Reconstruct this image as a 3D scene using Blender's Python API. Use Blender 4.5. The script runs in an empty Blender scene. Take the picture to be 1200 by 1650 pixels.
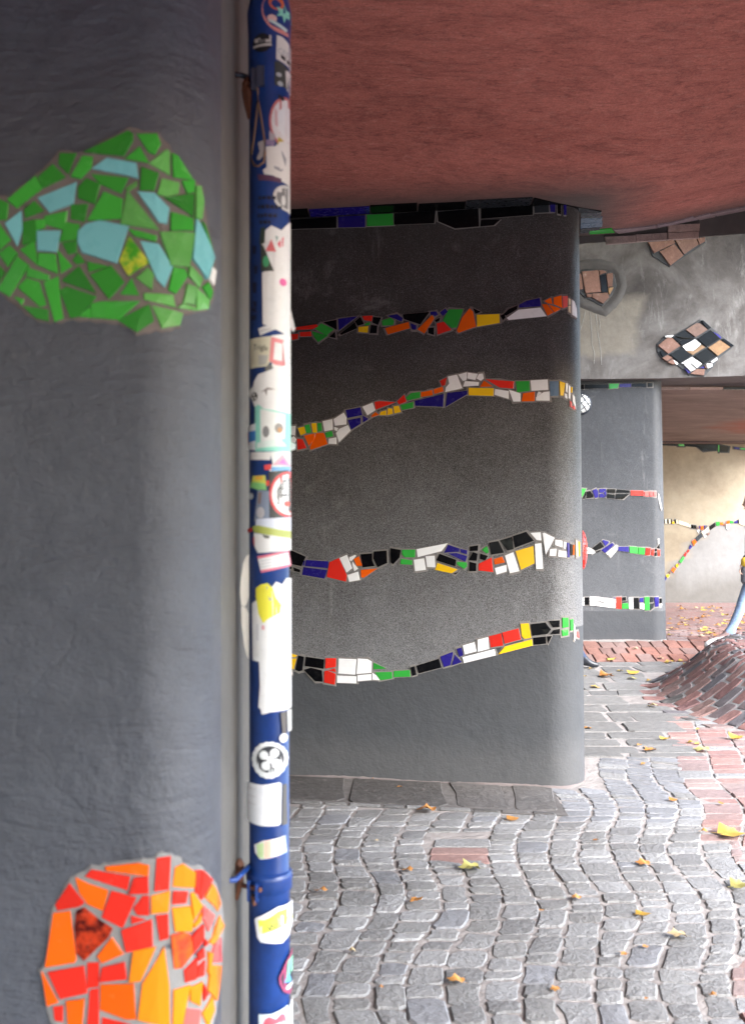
import bpy, bmesh, math, random
import numpy as np
from mathutils import Vector, Matrix

R = math.radians
rnd = random.Random(7)
sc = bpy.context.scene
COL = sc.collection

# ---------------------------------------------------------------- camera
CAMZ, F, CX, CY = 1.6, 1750.0, 600.0, 825.0
cam_d = bpy.data.cameras.new('camera')
cam = bpy.data.objects.new('camera', cam_d)
COL.objects.link(cam)
cam.location = (0, 0, CAMZ)
cam.rotation_euler = (R(90), 0, 0)
cam_d.sensor_fit = 'VERTICAL'
cam_d.sensor_height = 36.0
cam_d.sensor_width = 36.0
cam_d.lens = F / 1650.0 * 36.0
cam_d.clip_start = 0.05
cam_d.clip_end = 600
cam_d.dof.use_dof = True
cam_d.dof.focus_distance = 6.8
cam_d.dof.aperture_fstop = 3.5
sc.camera = cam

# ---------------------------------------------------------------- sky and sun (bright overcast)
SUN_EL, SUN_AZ = 34.0, 126.0          # azimuth clockwise from +Y (view direction): light from the right
world = bpy.data.worlds.new('World')
sc.world = world
world.use_nodes = True
wn = world.node_tree
bg = wn.nodes['Background']
sky = wn.nodes.new('ShaderNodeTexSky')
sky.sky_type = 'NISHITA'
sky.sun_disc = False
sky.sun_elevation = R(SUN_EL)
sky.sun_rotation = R(SUN_AZ)
sky.dust_density = 1.0
sky.ozone_density = 2.0
sky.air_density = 1.0
hs = wn.nodes.new('ShaderNodeHueSaturation')
hs.inputs['Saturation'].default_value = 0.9
wn.links.new(sky.outputs[0], hs.inputs['Color'])
wn.links.new(hs.outputs[0], bg.inputs[0])
bg.inputs[1].default_value = 0.15
sun_d = bpy.data.lights.new('sun', 'SUN')
sun_d.energy = 1.5
sun_d.angle = R(40)
sun_d.color = (1.0, 0.975, 0.94)
sun = bpy.data.objects.new('sun', sun_d)
COL.objects.link(sun)
sd = Vector((math.sin(R(SUN_AZ)) * math.cos(R(SUN_EL)), math.cos(R(SUN_AZ)) * math.cos(R(SUN_EL)), math.sin(R(SUN_EL))))
sun.rotation_euler = sd.to_track_quat('Z', 'Y').to_euler()
sc.view_settings.view_transform = 'Standard'
sc.view_settings.look = 'None'
sc.view_settings.gamma = 1
sc.view_settings.use_curve_mapping = False
sc.view_settings.exposure = 3.0

# ---------------------------------------------------------------- helpers
def tag(o, label=None, cat=None, group=None, kind=None):
    if label: o['label'] = label
    if cat: o['category'] = cat
    if group: o['group'] = group
    if kind or cat: o['kind'] = kind or 'thing'
    return o

def mesh_obj(name, V, Fc, mat, parent=None, smooth=False, mats=None, midx=None):
    me = bpy.data.meshes.new(name)
    me.from_pydata([tuple(v) for v in V], [], [tuple(f) for f in Fc])
    if mats:
        for m in mats: me.materials.append(m)
    elif mat: me.materials.append(mat)
    if midx is not None:
        me.polygons.foreach_set('material_index', midx)
    if smooth:
        me.polygons.foreach_set('use_smooth', [True] * len(me.polygons))
    me.update()
    o = bpy.data.objects.new(name, me)
    COL.objects.link(o)
    if parent: o.parent = parent
    return o

def fix_normals(o):
    bm = bmesh.new(); bm.from_mesh(o.data)
    bmesh.ops.recalc_face_normals(bm, faces=bm.faces)
    bm.to_mesh(o.data); bm.free()
    return o

def empty(name, loc=(0, 0, 0)):
    o = bpy.data.objects.new(name, None)
    COL.objects.link(o)
    o.location = (0, 0, 0)          # parts are built in world coordinates
    o.empty_display_size = 0.2
    return o

class MB:
    """collects pieces for one mesh"""
    def __init__(s): s.V = []; s.F = []
    def add(s, V, Fc):
        b = len(s.V); s.V += [tuple(v) for v in V]; s.F += [tuple(i + b for i in f) for f in Fc]
    def box(s, c, sz, rot=None):
        V = []
        for x in (-.5, .5):
            for y in (-.5, .5):
                for z in (-.5, .5):
                    v = Vector((x * sz[0], y * sz[1], z * sz[2]))
                    if rot: v = rot @ v
                    V.append(v + Vector(c))
        s.add(V, [(0, 1, 3, 2), (4, 6, 7, 5), (0, 4, 5, 1), (2, 3, 7, 6), (0, 2, 6, 4), (1, 5, 7, 3)])
    def tube(s, pts, r, n=10, cap=True):
        pts = [Vector(p) for p in pts]
        rs = r if isinstance(r, (list, tuple)) else [r] * len(pts)
        rings = []
        for i, p in enumerate(pts):
            t = (pts[min(i + 1, len(pts) - 1)] - pts[max(i - 1, 0)]).normalized()
            a = t.cross(Vector((0, 0, 1)))
            if a.length < 1e-3: a = t.cross(Vector((0, 1, 0)))
            a.normalize(); b = t.cross(a)
            rings.append([p + (a * math.cos(2 * math.pi * k / n) + b * math.sin(2 * math.pi * k / n)) * rs[i] for k in range(n)])
        V = [v for rg in rings for v in rg]; Fc = []
        for i in range(len(pts) - 1):
            for k in range(n):
                Fc.append((i * n + k, i * n + (k + 1) % n, (i + 1) * n + (k + 1) % n, (i + 1) * n + k))
        if cap:
            Fc.append(tuple(range(n))[::-1]); Fc.append(tuple(range((len(pts) - 1) * n, len(pts) * n)))
        s.add(V, Fc)
    def lathe(s, prof, c=(0, 0, 0), n=32):
        V = []; Fc = []
        for r, z in prof:
            for k in range(n):
                a = 2 * math.pi * k / n
                V.append((c[0] + r * math.cos(a), c[1] + r * math.sin(a), c[2] + z))
        for i in range(len(prof) - 1):
            for k in range(n):
                Fc.append((i * n + k, i * n + (k + 1) % n, (i + 1) * n + (k + 1) % n, (i + 1) * n + k))
        s.add(V, Fc)
    def build(s, name, mat, parent=None, smooth=False):
        return mesh_obj(name, s.V, s.F, mat, parent, smooth)

# ---------------------------------------------------------------- materials
def nodes(m):
    m.use_nodes = True
    return m.node_tree, m.node_tree.nodes['Principled BSDF']

def ramp(nt, fac, stops):
    r = nt.nodes.new('ShaderNodeValToRGB')
    el = r.color_ramp.elements
    while len(el) < len(stops): el.new(0.5)
    for e, (p, c) in zip(el, stops):
        e.position = p; e.color = (*c, 1) if len(c) == 3 else c
    nt.links.new(fac, r.inputs[0])
    return r.outputs[0]

def noise(nt, scale, detail=4, rough=.55, coord='Object', dist=0.0, vec=None, mapscale=None):
    n = nt.nodes.new('ShaderNodeTexNoise')
    n.inputs['Scale'].default_value = scale; n.inputs['Detail'].default_value = detail
    n.inputs['Roughness'].default_value = rough; n.inputs['Distortion'].default_value = dist
    if vec is None:
        tc = nt.nodes.new('ShaderNodeTexCoord'); vec = tc.outputs[coord]
    if mapscale:
        mp = nt.nodes.new('ShaderNodeMapping'); mp.inputs['Scale'].default_value = mapscale
        nt.links.new(vec, mp.inputs[0]); vec = mp.outputs[0]
    nt.links.new(vec, n.inputs['Vector'])
    return n.outputs['Fac']

def mix(nt, fac, a, b, mode='MIX'):
    m = nt.nodes.new('ShaderNodeMix'); m.data_type = 'RGBA'; m.blend_type = mode
    for s, v in ((m.inputs[0], fac), (m.inputs[6], a), (m.inputs[7], b)):
        if isinstance(v, (int, float)): s.default_value = v
        elif isinstance(v, tuple): s.default_value = (*v, 1) if len(v) == 3 else v
        else: nt.links.new(v, s)
    return m.outputs[2]

def math_n(nt, op, a, b=None, clamp=False):
    m = nt.nodes.new('ShaderNodeMath'); m.operation = op; m.use_clamp = clamp
    for s, v in zip(m.inputs, (a, b)):
        if v is None: continue
        if isinstance(v, (int, float)): s.default_value = v
        else: nt.links.new(v, s)
    return m.outputs[0]

def bump(nt, bsdf, h, strength=.3, dist=.01, prev=None):
    b = nt.nodes.new('ShaderNodeBump')
    b.inputs['Strength'].default_value = strength; b.inputs['Distance'].default_value = dist
    nt.links.new(h, b.inputs['Height'])
    if prev is not None: nt.links.new(prev, b.inputs['Normal'])
    nt.links.new(b.outputs[0], bsdf.inputs['Normal'])
    return b.outputs[0]

def plain(name, c, rough=.6, metal=0, spec=.5):
    m = bpy.data.materials.new(name); nt, b = nodes(m)
    b.inputs['Base Color'].default_value = (*c, 1); b.inputs['Roughness'].default_value = rough
    b.inputs['Metallic'].default_value = metal; b.inputs['Specular IOR Level'].default_value = spec
    return m

def plaster(name, c, var=.18, grain=120, speck=0.0, rough=.75, bigbump=.5, tint=(0, 0, 0), finebump=.35, spec=.5, speck_z=None, splash=0):
    m = bpy.data.materials.new(name); nt, b = nodes(m)
    n1 = noise(nt, 1.6, 6, .6); n2 = noise(nt, 14, 5, .6)
    lo = tuple(x * (1 - var) for x in c); hi = tuple(min(1, x * (1 + var) + t) for x, t in zip(c, tint))
    col = ramp(nt, n1, [(.3, lo), (.7, hi)])
    col = mix(nt, .5, col, ramp(nt, n2, [(.3, tuple(x * (1 - var) for x in c)), (.72, tuple(x * (1 + var) for x in c))]))
    if speck > 0:
        sp = noise(nt, 210, 2, .9)
        dens = noise(nt, 3.0, 3, .6)
        th = math_n(nt, 'ADD', sp, math_n(nt, 'MULTIPLY', math_n(nt, 'SUBTRACT', dens, .5), .16))
        if speck_z:      # pale grains get denser lower down
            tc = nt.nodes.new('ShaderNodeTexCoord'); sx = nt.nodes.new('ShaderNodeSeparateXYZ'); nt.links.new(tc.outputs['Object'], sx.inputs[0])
            mr = nt.nodes.new('ShaderNodeMapRange'); mr.inputs[1].default_value = speck_z[0]; mr.inputs[2].default_value = speck_z[1]; mr.inputs[3].default_value = .13; mr.inputs[4].default_value = -.10
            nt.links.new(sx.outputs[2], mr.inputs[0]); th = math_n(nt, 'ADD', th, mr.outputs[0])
        f = ramp(nt, th, [(.42, (0, 0, 0)), (.80, (1, 1, 1))])
        col = mix(nt, math_n(nt, 'MULTIPLY', f, speck), col, (.52, .52, .53))
        # pale scuffs
        sc_ = noise(nt, 2.2, 8, .75, dist=.6)
        f2 = ramp(nt, sc_, [(.60, (0, 0, 0)), (.82, (1, 1, 1))])
        col = mix(nt, math_n(nt, 'MULTIPLY', f2, .35), col, (.5, .48, .46))
        f3 = ramp(nt, noise(nt, 5, 6, .7, mapscale=(1.6, 1.6, .16), dist=.3), [(.60, (0, 0, 0)), (.80, (.28, .28, .28))])
        col = mix(nt, f3, col, (.42, .40, .385))
    if splash:
        tc2 = nt.nodes.new('ShaderNodeTexCoord'); sx2 = nt.nodes.new('ShaderNodeSeparateXYZ'); nt.links.new(tc2.outputs['Object'], sx2.inputs[0])
        hh = math_n(nt, 'SUBTRACT', sx2.outputs[2], math_n(nt, 'MULTIPLY', noise(nt, 4.5, 7, .75, mapscale=(1, 1, .45)), .30))
        col = mix(nt, ramp(nt, hh, [(.0, (splash,) * 3), (.16, (0, 0, 0))]), col, (.20, .18, .165))
        st2 = ramp(nt, noise(nt, 3.2, 7, .72, dist=.7), [(.56, (0, 0, 0)), (.74, (.4, .4, .4))])
        col = mix(nt, st2, col, tuple(x * .6 for x in c))
    nt.links.new(col, b.inputs['Base Color'])
    b.inputs['Roughness'].default_value = rough; b.inputs['Specular IOR Level'].default_value = spec
    p = bump(nt, b, noise(nt, grain, 3, .7), finebump, .004)
    p = bump(nt, b, noise(nt, 16, 5, .65), bigbump * .6, .012, p)
    bump(nt, b, noise(nt, 4.0, 4, .6, dist=.4), bigbump, .03, p)
    return m

def glaze(name, c, rough=.08, var=.12, mott=None):
    m = bpy.data.materials.new(name); nt, b = nodes(m)
    oi = nt.nodes.new('ShaderNodeObjectInfo')
    col = mix(nt, oi.outputs['Random'], tuple(x * (1 - var) for x in c), tuple(min(1, x * (1 + var)) for x in c))
    if mott:
        col = mix(nt, ramp(nt, noise(nt, 35, 3, .6), [(.42, (0, 0, 0)), (.6, (1, 1, 1))]), col, mott)
    else:
        dirt = ramp(nt, noise(nt, 22, 5, .7), [(.55, (0, 0, 0)), (.8, (1, 1, 1))])
        col = mix(nt, math_n(nt, 'MULTIPLY', dirt, .10), col, (.12, .11, .10))
    nt.links.new(col, b.inputs['Base Color'])
    rr = ramp(nt, noise(nt, 30, 4, .6), [(.3, (rough,) * 3), (.8, (rough + .25,) * 3)])
    nt.links.new(rr, b.inputs['Roughness'])
    b.inputs['Specular IOR Level'].default_value = .22
    bump(nt, b, noise(nt, 25, 2, .5), .10, .003)
    return m

def stone_mat(name, cols, rough=.75, scale=40, bstr=.6, spots=None):
    m = bpy.data.materials.new(name); nt, b = nodes(m)
    oi = nt.nodes.new('ShaderNodeObjectInfo'); ge = nt.nodes.new('ShaderNodeNewGeometry')
    r = math_n(nt, 'FRACT', math_n(nt, 'ADD', oi.outputs['Random'], ge.outputs['Random Per Island']))
    st = [(i / max(1, len(cols) - 1), c) for i, c in enumerate(cols)]
    base = ramp(nt, r, st)
    n1 = noise(nt, scale, 5, .7); n2 = noise(nt, scale * 5, 3, .8)
    k = ramp(nt, n1, [(.25, (.72, .72, .72)), (.75, (1.2, 1.2, 1.2))])
    col = mix(nt, 1.0, base, k, 'MULTIPLY')
    k2 = ramp(nt, n2, [(.3, (.75, .75, .75)), (.7, (1.2, 1.2, 1.2))])
    col = mix(nt, .8, col, k2, 'MULTIPLY')
    big = ramp(nt, noise(nt, .9, 4, .6, coord='Object'), [(.35, (.78, .77, .76)), (.65, (1.06, 1.06, 1.06))])
    col = mix(nt, 1.0, col, big, 'MULTIPLY')
    if spots:
        f = ramp(nt, noise(nt, scale * .5, 6, .8), [(.58, (0, 0, 0)), (.7, (1, 1, 1))])
        col = mix(nt, math_n(nt, 'MULTIPLY', f, .5), col, spots)
    nt.links.new(col, b.inputs['Base Color'])
    b.inputs['Roughness'].default_value = rough
    p = bump(nt, b, n1, bstr, .012)
    bump(nt, b, n2, bstr * .5, .004, p)
    return m

def rough_render(name, c):
    """old painted render: trowel lumps, grit, hairline cracks, chips"""
    m = bpy.data.materials.new(name); nt, b = nodes(m)
    n1 = noise(nt, 1.3, 6, .65); n2 = noise(nt, 9, 6, .7); n3 = noise(nt, 45, 4, .65); n4 = noise(nt, 210, 3, .7)
    col = ramp(nt, n1, [(.3, tuple(x * .82 for x in c)), (.7, tuple(x * 1.18 for x in c))])
    col = mix(nt, .6, col, ramp(nt, n2, [(.3, (.78, .78, .78)), (.7, (1.22, 1.2, 1.18))]), 'MULTIPLY')
    scuff = ramp(nt, noise(nt, 2.6, 9, .78, dist=.8), [(.62, (0, 0, 0)), (.80, (.35, .35, .35))])
    col = mix(nt, scuff, col, (.26, .26, .28))
    chip = ramp(nt, noise(nt, 30, 2, .4), [(.77, (0, 0, 0)), (.785, (1, 1, 1))])
    # hairline cracks
    tc = nt.nodes.new('ShaderNodeTexCoord'); wob = nt.nodes.new('ShaderNodeTexNoise'); wob.inputs['Scale'].default_value = 5; wob.inputs['Detail'].default_value = 5
    nt.links.new(tc.outputs['Object'], wob.inputs['Vector'])
    vm = nt.nodes.new('ShaderNodeVectorMath'); vm.operation = 'MULTIPLY_ADD'; vm.inputs[1].default_value = (.35, .35, .35)
    nt.links.new(wob.outputs['Color'], vm.inputs[0]); nt.links.new(tc.outputs['Object'], vm.inputs[2])
    vo = nt.nodes.new('ShaderNodeTexVoronoi'); vo.feature = 'DISTANCE_TO_EDGE'; vo.inputs['Scale'].default_value = 1.9
    nt.links.new(vm.outputs[0], vo.inputs['Vector'])
    line = ramp(nt, vo.outputs['Distance'], [(.0, (1, 1, 1)), (.014, (0, 0, 0))])
    cr = math_n(nt, 'MULTIPLY', line, ramp(nt, noise(nt, 1.7, 2, .5), [(.5, (0, 0, 0)), (.6, (1, 1, 1))]))
    col = mix(nt, math_n(nt, 'MULTIPLY', cr, .10), col, (.015, .015, .018))
    nt.links.new(col, b.inputs['Base Color']); b.inputs['Roughness'].default_value = .52; b.inputs['Specular IOR Level'].default_value = .75
    p = bump(nt, b, n4, .6, .004); p = bump(nt, b, n3, .38, .006, p); p = bump(nt, b, n2, .25, .012, p); p = bump(nt, b, noise(nt, 4, 6, .7, mapscale=(.5, .5, 2.2), dist=.5), .5, .025, p)
    h = math_n(nt, 'SUBTRACT', noise(nt, 3.0, 5, .6, dist=.6), math_n(nt, 'MULTIPLY', cr, .04))
    bump(nt, b, h, .5, .03, p)
    return m

M = {}
M['plaster_near'] = rough_render('plaster_near', (.056, .061, .080))
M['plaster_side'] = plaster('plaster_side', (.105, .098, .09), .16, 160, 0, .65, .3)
M['plaster_mid'] = plaster('plaster_mid', (.026, .0212, .0188), .3, 130, .52, .55, .26, spec=.5, speck_z=(.5, 2.7))
M['plaster_plinth'] = plaster('plaster_plinth', (.052, .054, .058), .12, 45, 0, .72, .2, finebump=.6, spec=.45, splash=.12)
M['plaster_back'] = plaster('plaster_back', (.026, .0275, .032), .18, 130, .22, .55, .15, spec=.35, speck_z=(.5, 2.6))
M['black'] = glaze('tile_black', (.004, .004, .005), .06, .3)
M['black'].node_tree.nodes['Principled BSDF'].inputs['Specular IOR Level'].default_value = .09
M['dark'] = glaze('tile_charcoal', (.022, .025, .030), .2)
M['navy'] = glaze('tile_navy', (.018, .012, .16), .14)
M['red'] = glaze('tile_red', (.62, .025, .015))
M['pinkred'] = glaze('tile_pink_red', (.62, .10, .09))
M['orange'] = glaze('tile_orange', (.74, .105, .005))
M['amber'] = glaze('tile_amber', (.78, .20, .008))
M['yellow'] = glaze('tile_yellow', (.80, .48, .012))
M['green'] = glaze('tile_green', (.035, .32, .045))
M['white'] = glaze('tile_white', (.80, .79, .78), .18, .04)
M['cream'] = glaze('tile_cream', (.72, .60, .42), .25, .1)
M['bluegrey'] = glaze('tile_blue_grey', (.10, .15, .21), .2)
M['leafgreen'] = glaze('tile_leaf_green', (.042, .29, .035), .12, .35)
M['limegreen'] = glaze('tile_lime_green', (.12, .38, .09), .16, .2)
M['turquoise'] = glaze('tile_turquoise', (.17, .46, .50), .2, .1)
M['speckle'] = glaze('tile_speckled', (.05, .30, .02), .2, .1, (.55, .55, .05))
M['darkred'] = glaze('tile_oxblood', (.42, .035, .01), .16, .1, (.06, .005, .004))
M['rust'] = glaze('tile_rust_orange', (.68, .09, .012), .2, .1, (.45, .05, .02))
M['terra'] = stone_mat('terracotta', [(.17, .085, .06), (.21, .105, .075), (.19, .115, .09)], .7, 25, .3, (.36, .32, .29))
M['tan'] = stone_mat('ochre_tile', [(.32, .17, .065), (.29, .18, .10)], .7, 25, .3)
M['slabpurple'] = stone_mat('purple_slate', [(.26, .20, .21), (.34, .26, .27), (.24, .21, .25)], .7, 25, .3)
M['brownbrick'] = stone_mat('brown_brick', [(.36, .26, .23), (.44, .31, .27), (.30, .23, .21)], .75, 25, .3)
M['grout_brown'] = plaster('grout_brown', (.17, .14, .132), .2, 200, 0, .9, .3)
M['grout_pale'] = plaster('grout_pale', (.22, .215, .212), .15, 200, 0, .9, .3)
M['grout_grey'] = plaster('grout_grey', (.22, .20, .185), .2, 200, 0, .9, .2)
M['grout_dark'] = plaster('grout_dark', (.045, .048, .052), .25, 150, 0, .8, .2)
M['granite'] = stone_mat('granite_cobble', [(.232, .226, .218), (.272, .266, .262), (.33, .325, .322), (.248, .24, .23), (.20, .195, .193)], .68, 45, 1.0)
M['granite_pale'] = stone_mat('granite_pale', [(.205, .207, .216), (.26, .26, .272), (.225, .225, .234)], .6, 38, .7)
M['slab_dark'] = stone_mat('old_slab', [(.085, .078, .074), (.125, .114, .107), (.10, .093, .087)], .75, 16, 1.0, (.24, .215, .20))
M['flag'] = stone_mat('flagstone', [(.17, .163, .155), (.205, .197, .187), (.15, .145, .139)], .8, 22, .7)
M['pave_brick'] = stone_mat('paving_brick', [(.27, .15, .135), (.32, .195, .17), (.25, .18, .17), (.31, .235, .215)], .8, 26, .5, (.45, .36, .33))
M['red_brick'] = stone_mat('red_brick', [(.24, .105, .078), (.27, .13, .10), (.20, .115, .098), (.25, .17, .15)], .8, 24, .4)
M['mound_brick'] = stone_mat('mound_brick', [(.20, .105, .098), (.27, .14, .122), (.17, .13, .128), (.125, .125, .135), (.24, .16, .14), (.29, .145, .125)], .7, 28, .9)
M['stone_bed'] = plaster('sand_joint', (.28, .25, .232), .25, 60, 0, .95, 1.0, finebump=1.0)
M['mortar'] = plaster('mortar', (.30, .285, .27), .2, 120, 0, .95, .6)
M['pipe_blue'] = None

def pipe_mat():
    m = bpy.data.materials.new('blue_enamel'); nt, b = nodes(m)
    n = noise(nt, 9, 6, .7); n2 = noise(nt, 60, 3, .7)
    col = ramp(nt, n, [(.3, (.007, .028, .13)), (.7, (.013, .055, .25))])
    col = mix(nt, math_n(nt, 'MULTIPLY', ramp(nt, n2, [(.66, (0, 0, 0)), (.74, (1, 1, 1))]), .5), col, (.10, .05, .12))
    nt.links.new(col, b.inputs['Base Color']); b.inputs['Roughness'].default_value = .32
    bump(nt, b, n2, .08, .002)
    return m
M['pipe_blue'] = pipe_mat()
M['rustmetal'] = stone_mat('rusty_iron', [(.20, .06, .02), (.10, .04, .025), (.28, .09, .03)], .7, 90, .5)
M['darkmetal'] = plain('dark_metal', (.03, .035, .05), .4, .6)

def ceiling_mat():
    m = bpy.data.materials.new('red_plaster'); nt, b = nodes(m)
    n1 = noise(nt, 1.0, 6, .65, mapscale=(.7, 2.2, 1)); n2 = noise(nt, 3.4, 9, .76, mapscale=(.7, 1.3, 1), dist=2.2); n3 = noise(nt, 90, 3, .8)
    col = ramp(nt, n1, [(.28, (.36, .105, .080)), (.72, (.50, .165, .130))])
    st = ramp(nt, n2, [(.46, (1.05, 1.05, 1.05)), (.70, (.50, .45, .44))])
    col = mix(nt, .8, col, st, 'MULTIPLY')
    # dry-brush scratches
    n5 = noise(nt, 26, 7, .8, mapscale=(.28, 1.0, 1), dist=1.6)
    col = mix(nt, .9, col, ramp(nt, n5, [(.50, (1, 1, 1)), (.66, (.50, .44, .42))]), 'MULTIPLY')
    n6 = noise(nt, 34, 6, .8, mapscale=(.4, 1.0, 1), dist=1.2)
    col = mix(nt, ramp(nt, n6, [(.52, (0, 0, 0)), (.72, (.5, .5, .5))]), col, (.62, .30, .25))
    col = mix(nt, .8, col, ramp(nt, n3, [(.35, (.70, .68, .67)), (.65, (1.2, 1.18, 1.16))]), 'MULTIPLY')
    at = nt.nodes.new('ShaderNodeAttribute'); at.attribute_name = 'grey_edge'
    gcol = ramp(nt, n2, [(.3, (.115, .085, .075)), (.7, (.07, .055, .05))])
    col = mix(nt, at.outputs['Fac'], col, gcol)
    nt.links.new(col, b.inputs['Base Color']); b.inputs['Roughness'].default_value = .85
    p = bump(nt, b, n3, .6, .005); p = bump(nt, b, n5, .5, .008, p); bump(nt, b, n2, .5, .015, p)
    return m
M['ceiling'] = ceiling_mat()

def ceiling2_mat():
    m = bpy.data.materials.new('brown_brushed_plaster'); nt, b = nodes(m)
    n1 = noise(nt, 2.2, 7, .7, mapscale=(.55, 1.5, 1), dist=.6); n2 = noise(nt, .35, 3, .5)
    col = ramp(nt, n1, [(.3, (.13, .09, .07)), (.55, (.21, .155, .125)), (.75, (.29, .225, .185))])
    tc = nt.nodes.new('ShaderNodeTexCoord'); sx = nt.nodes.new('ShaderNodeSeparateXYZ')
    nt.links.new(tc.outputs['Object'], sx.inputs[0])
    # an orange-red washed area of paint towards the right far corner
    dx = math_n(nt, 'MULTIPLY', math_n(nt, 'SUBTRACT', sx.outputs[0], 5.75), .9)
    dy = math_n(nt, 'MULTIPLY', math_n(nt, 'SUBTRACT', sx.outputs[1], 15.2), 1.1)
    d = math_n(nt, 'ADD', math_n(nt, 'MULTIPLY', dx, dx), math_n(nt, 'MULTIPLY', dy, dy))
    d = math_n(nt, 'ADD', d, math_n(nt, 'MULTIPLY', math_n(nt, 'SUBTRACT', n1, .5), 2.0))
    col = mix(nt, ramp(nt, d, [(.2, (.75, .75, .75)), (1.0, (0, 0, 0))]), col, (.30, .075, .035))
    nt.links.new(col, b.inputs['Base Color']); b.inputs['Roughness'].default_value = .85
    bump(nt, b, n1, .4, .015)
    return m
M['ceiling2'] = ceiling2_mat()

def farwall_mat():
    m = bpy.data.materials.new('beige_plaster'); nt, b = nodes(m)
    tc = nt.nodes.new('ShaderNodeTexCoord'); sx = nt.nodes.new('ShaderNodeSeparateXYZ')
    nt.links.new(tc.outputs['Object'], sx.inputs[0])
    n1 = noise(nt, 1.2, 6, .65); n2 = noise(nt, 9, 5, .7)
    cr = ramp(nt, n1, [(.3, (.21, .165, .115)), (.5, (.29, .24, .17)), (.72, (.36, .31, .235))])
    # grey paint field under the mosaic vine: height boundary follows the vine
    at = nt.nodes.new('ShaderNodeAttribute'); at.attribute_name = 'grey_field'
    gr = ramp(nt, n1, [(.3, (.18, .172, .165)), (.7, (.24, .232, .224))])
    col = mix(nt, at.outputs['Fac'], cr, gr)
    # splash stains of wet dirt near the ground, with ragged vertical edges
    nv = noise(nt, 1.0, 5, .7, mapscale=(1.7, 1, .35))
    h = math_n(nt, 'SUBTRACT', sx.outputs[2], math_n(nt, 'MULTIPLY', nv, .8))
    col = mix(nt, ramp(nt, h, [(.0, (.6, .6, .6)), (.38, (0, 0, 0))]), col, (.09, .078, .062))
    col = mix(nt, .6, col, ramp(nt, n2, [(.3, (.85, .85, .85)), (.7, (1.1, 1.1, 1.1))]), 'MULTIPLY')
    nt.links.new(col, b.inputs['Base Color']); b.inputs['Roughness'].default_value = .9
    bump(nt, b, n2, .4, .01)
    return m
M['farwall'] = farwall_mat()

def lintel_mat():
    m = bpy.data.materials.new('stained_grey_plaster'); nt, b = nodes(m)
    tc = nt.nodes.new('ShaderNodeTexCoord'); sx = nt.nodes.new('ShaderNodeSeparateXYZ')
    nt.links.new(tc.outputs['Object'], sx.inputs[0])
    n1 = noise(nt, 1.4, 6, .65, dist=.5); n2 = noise(nt, 12, 6, .7); n3 = noise(nt, 3, 7, .75, mapscale=(2.2, 1, .5), dist=.8)
    col = ramp(nt, n1, [(.32, (.036, .031, .029)), (.5, (.078, .070, .066)), (.68, (.15, .142, .138))])
    col = mix(nt, ramp(nt, n3, [(.56, (0, 0, 0)), (.78, (.6, .6, .6))]), col, (.34, .335, .33))
    # tan repair patch under the medallion
    x, z = sx.outputs[0], sx.outputs[2]
    wob = math_n(nt, 'MULTIPLY', math_n(nt, 'SUBTRACT', n1, .5), .75)
    ax = math_n(nt, 'ABSOLUTE', math_n(nt, 'SUBTRACT', x, 2.42))
    az = math_n(nt, 'ABSOLUTE', math_n(nt, 'SUBTRACT', z, 3.56))
    dd = math_n(nt, 'ADD', math_n(nt, 'MAXIMUM', math_n(nt, 'MULTIPLY', ax, 1.0), math_n(nt, 'MULTIPLY', az, 1.45)), wob)
    col = mix(nt, ramp(nt, dd, [(.38, (.85, .85, .85)), (.50, (0, 0, 0))]), col, mix(nt, n2, (.15, .132, .108), (.20, .18, .15)))
    col = mix(nt, .6, col, ramp(nt, n2, [(.3, (.82, .82, .82)), (.7, (1.15, 1.15, 1.15))]), 'MULTIPLY')
    nt.links.new(col, b.inputs['Base Color']); b.inputs['Roughness'].default_value = .85
    bump(nt, b, n2, .4, .012)
    return m
M['lintel'] = lintel_mat()
M['edge_plaster'] = plaster('dark_edge_plaster', (.085, .075, .072), .2, 120, 0, .85, .2)
M['soffit'] = plaster('dark_soffit', (.10, .085, .08), .2, 120, 0, .85, .2)

def ground_mat():
    m = bpy.data.materials.new('grey_ground'); nt, b = nodes(m)
    n1 = noise(nt, .6, 6, .65); n2 = noise(nt, 25, 4, .7)
    col = ramp(nt, n1, [(.3, (.085, .083, .08)), (.7, (.13, .127, .122))])
    col = mix(nt, .6, col, ramp(nt, n2, [(.3, (.7, .7, .7)), (.7, (1.2, 1.2, 1.2))]), 'MULTIPLY')
    nt.links.new(col, b.inputs['Base Color']); b.inputs['Roughness'].default_value = .9
    bump(nt, b, n2, .5, .02)
    return m
M['ground'] = ground_mat()

def terrace_mat():
    m = bpy.data.materials.new('terrace_brick'); nt, b = nodes(m)
    tc = nt.nodes.new('ShaderNodeTexCoord')
    br = nt.nodes.new('ShaderNodeTexBrick')
    br.inputs['Scale'].default_value = 1.0
    br.inputs['Brick Width'].default_value = .24; br.inputs['Row Height'].default_value = .115
    br.inputs['Mortar Size'].default_value = .008; br.inputs['Bias'].default_value = 0
    br.inputs['Color1'].default_value = (.20, .10, .085, 1); br.inputs['Color2'].default_value = (.17, .11, .10, 1)
    br.inputs['Mortar'].default_value = (.22, .185, .17, 1)
    nt.links.new(tc.outputs['Object'], br.inputs['Vector'])
    col = mix(nt, .7, br.outputs['Color'], ramp(nt, noise(nt, 1.3, 5, .7), [(.3, (.75, .75, .75)), (.7, (1.25, 1.2, 1.2))]), 'MULTIPLY')
    nt.links.new(col, b.inputs['Base Color']); b.inputs['Roughness'].default_value = .8
    bump(nt, b, br.outputs['Fac'], .3, -.004)
    return m
M['terrace'] = terrace_mat()

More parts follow.
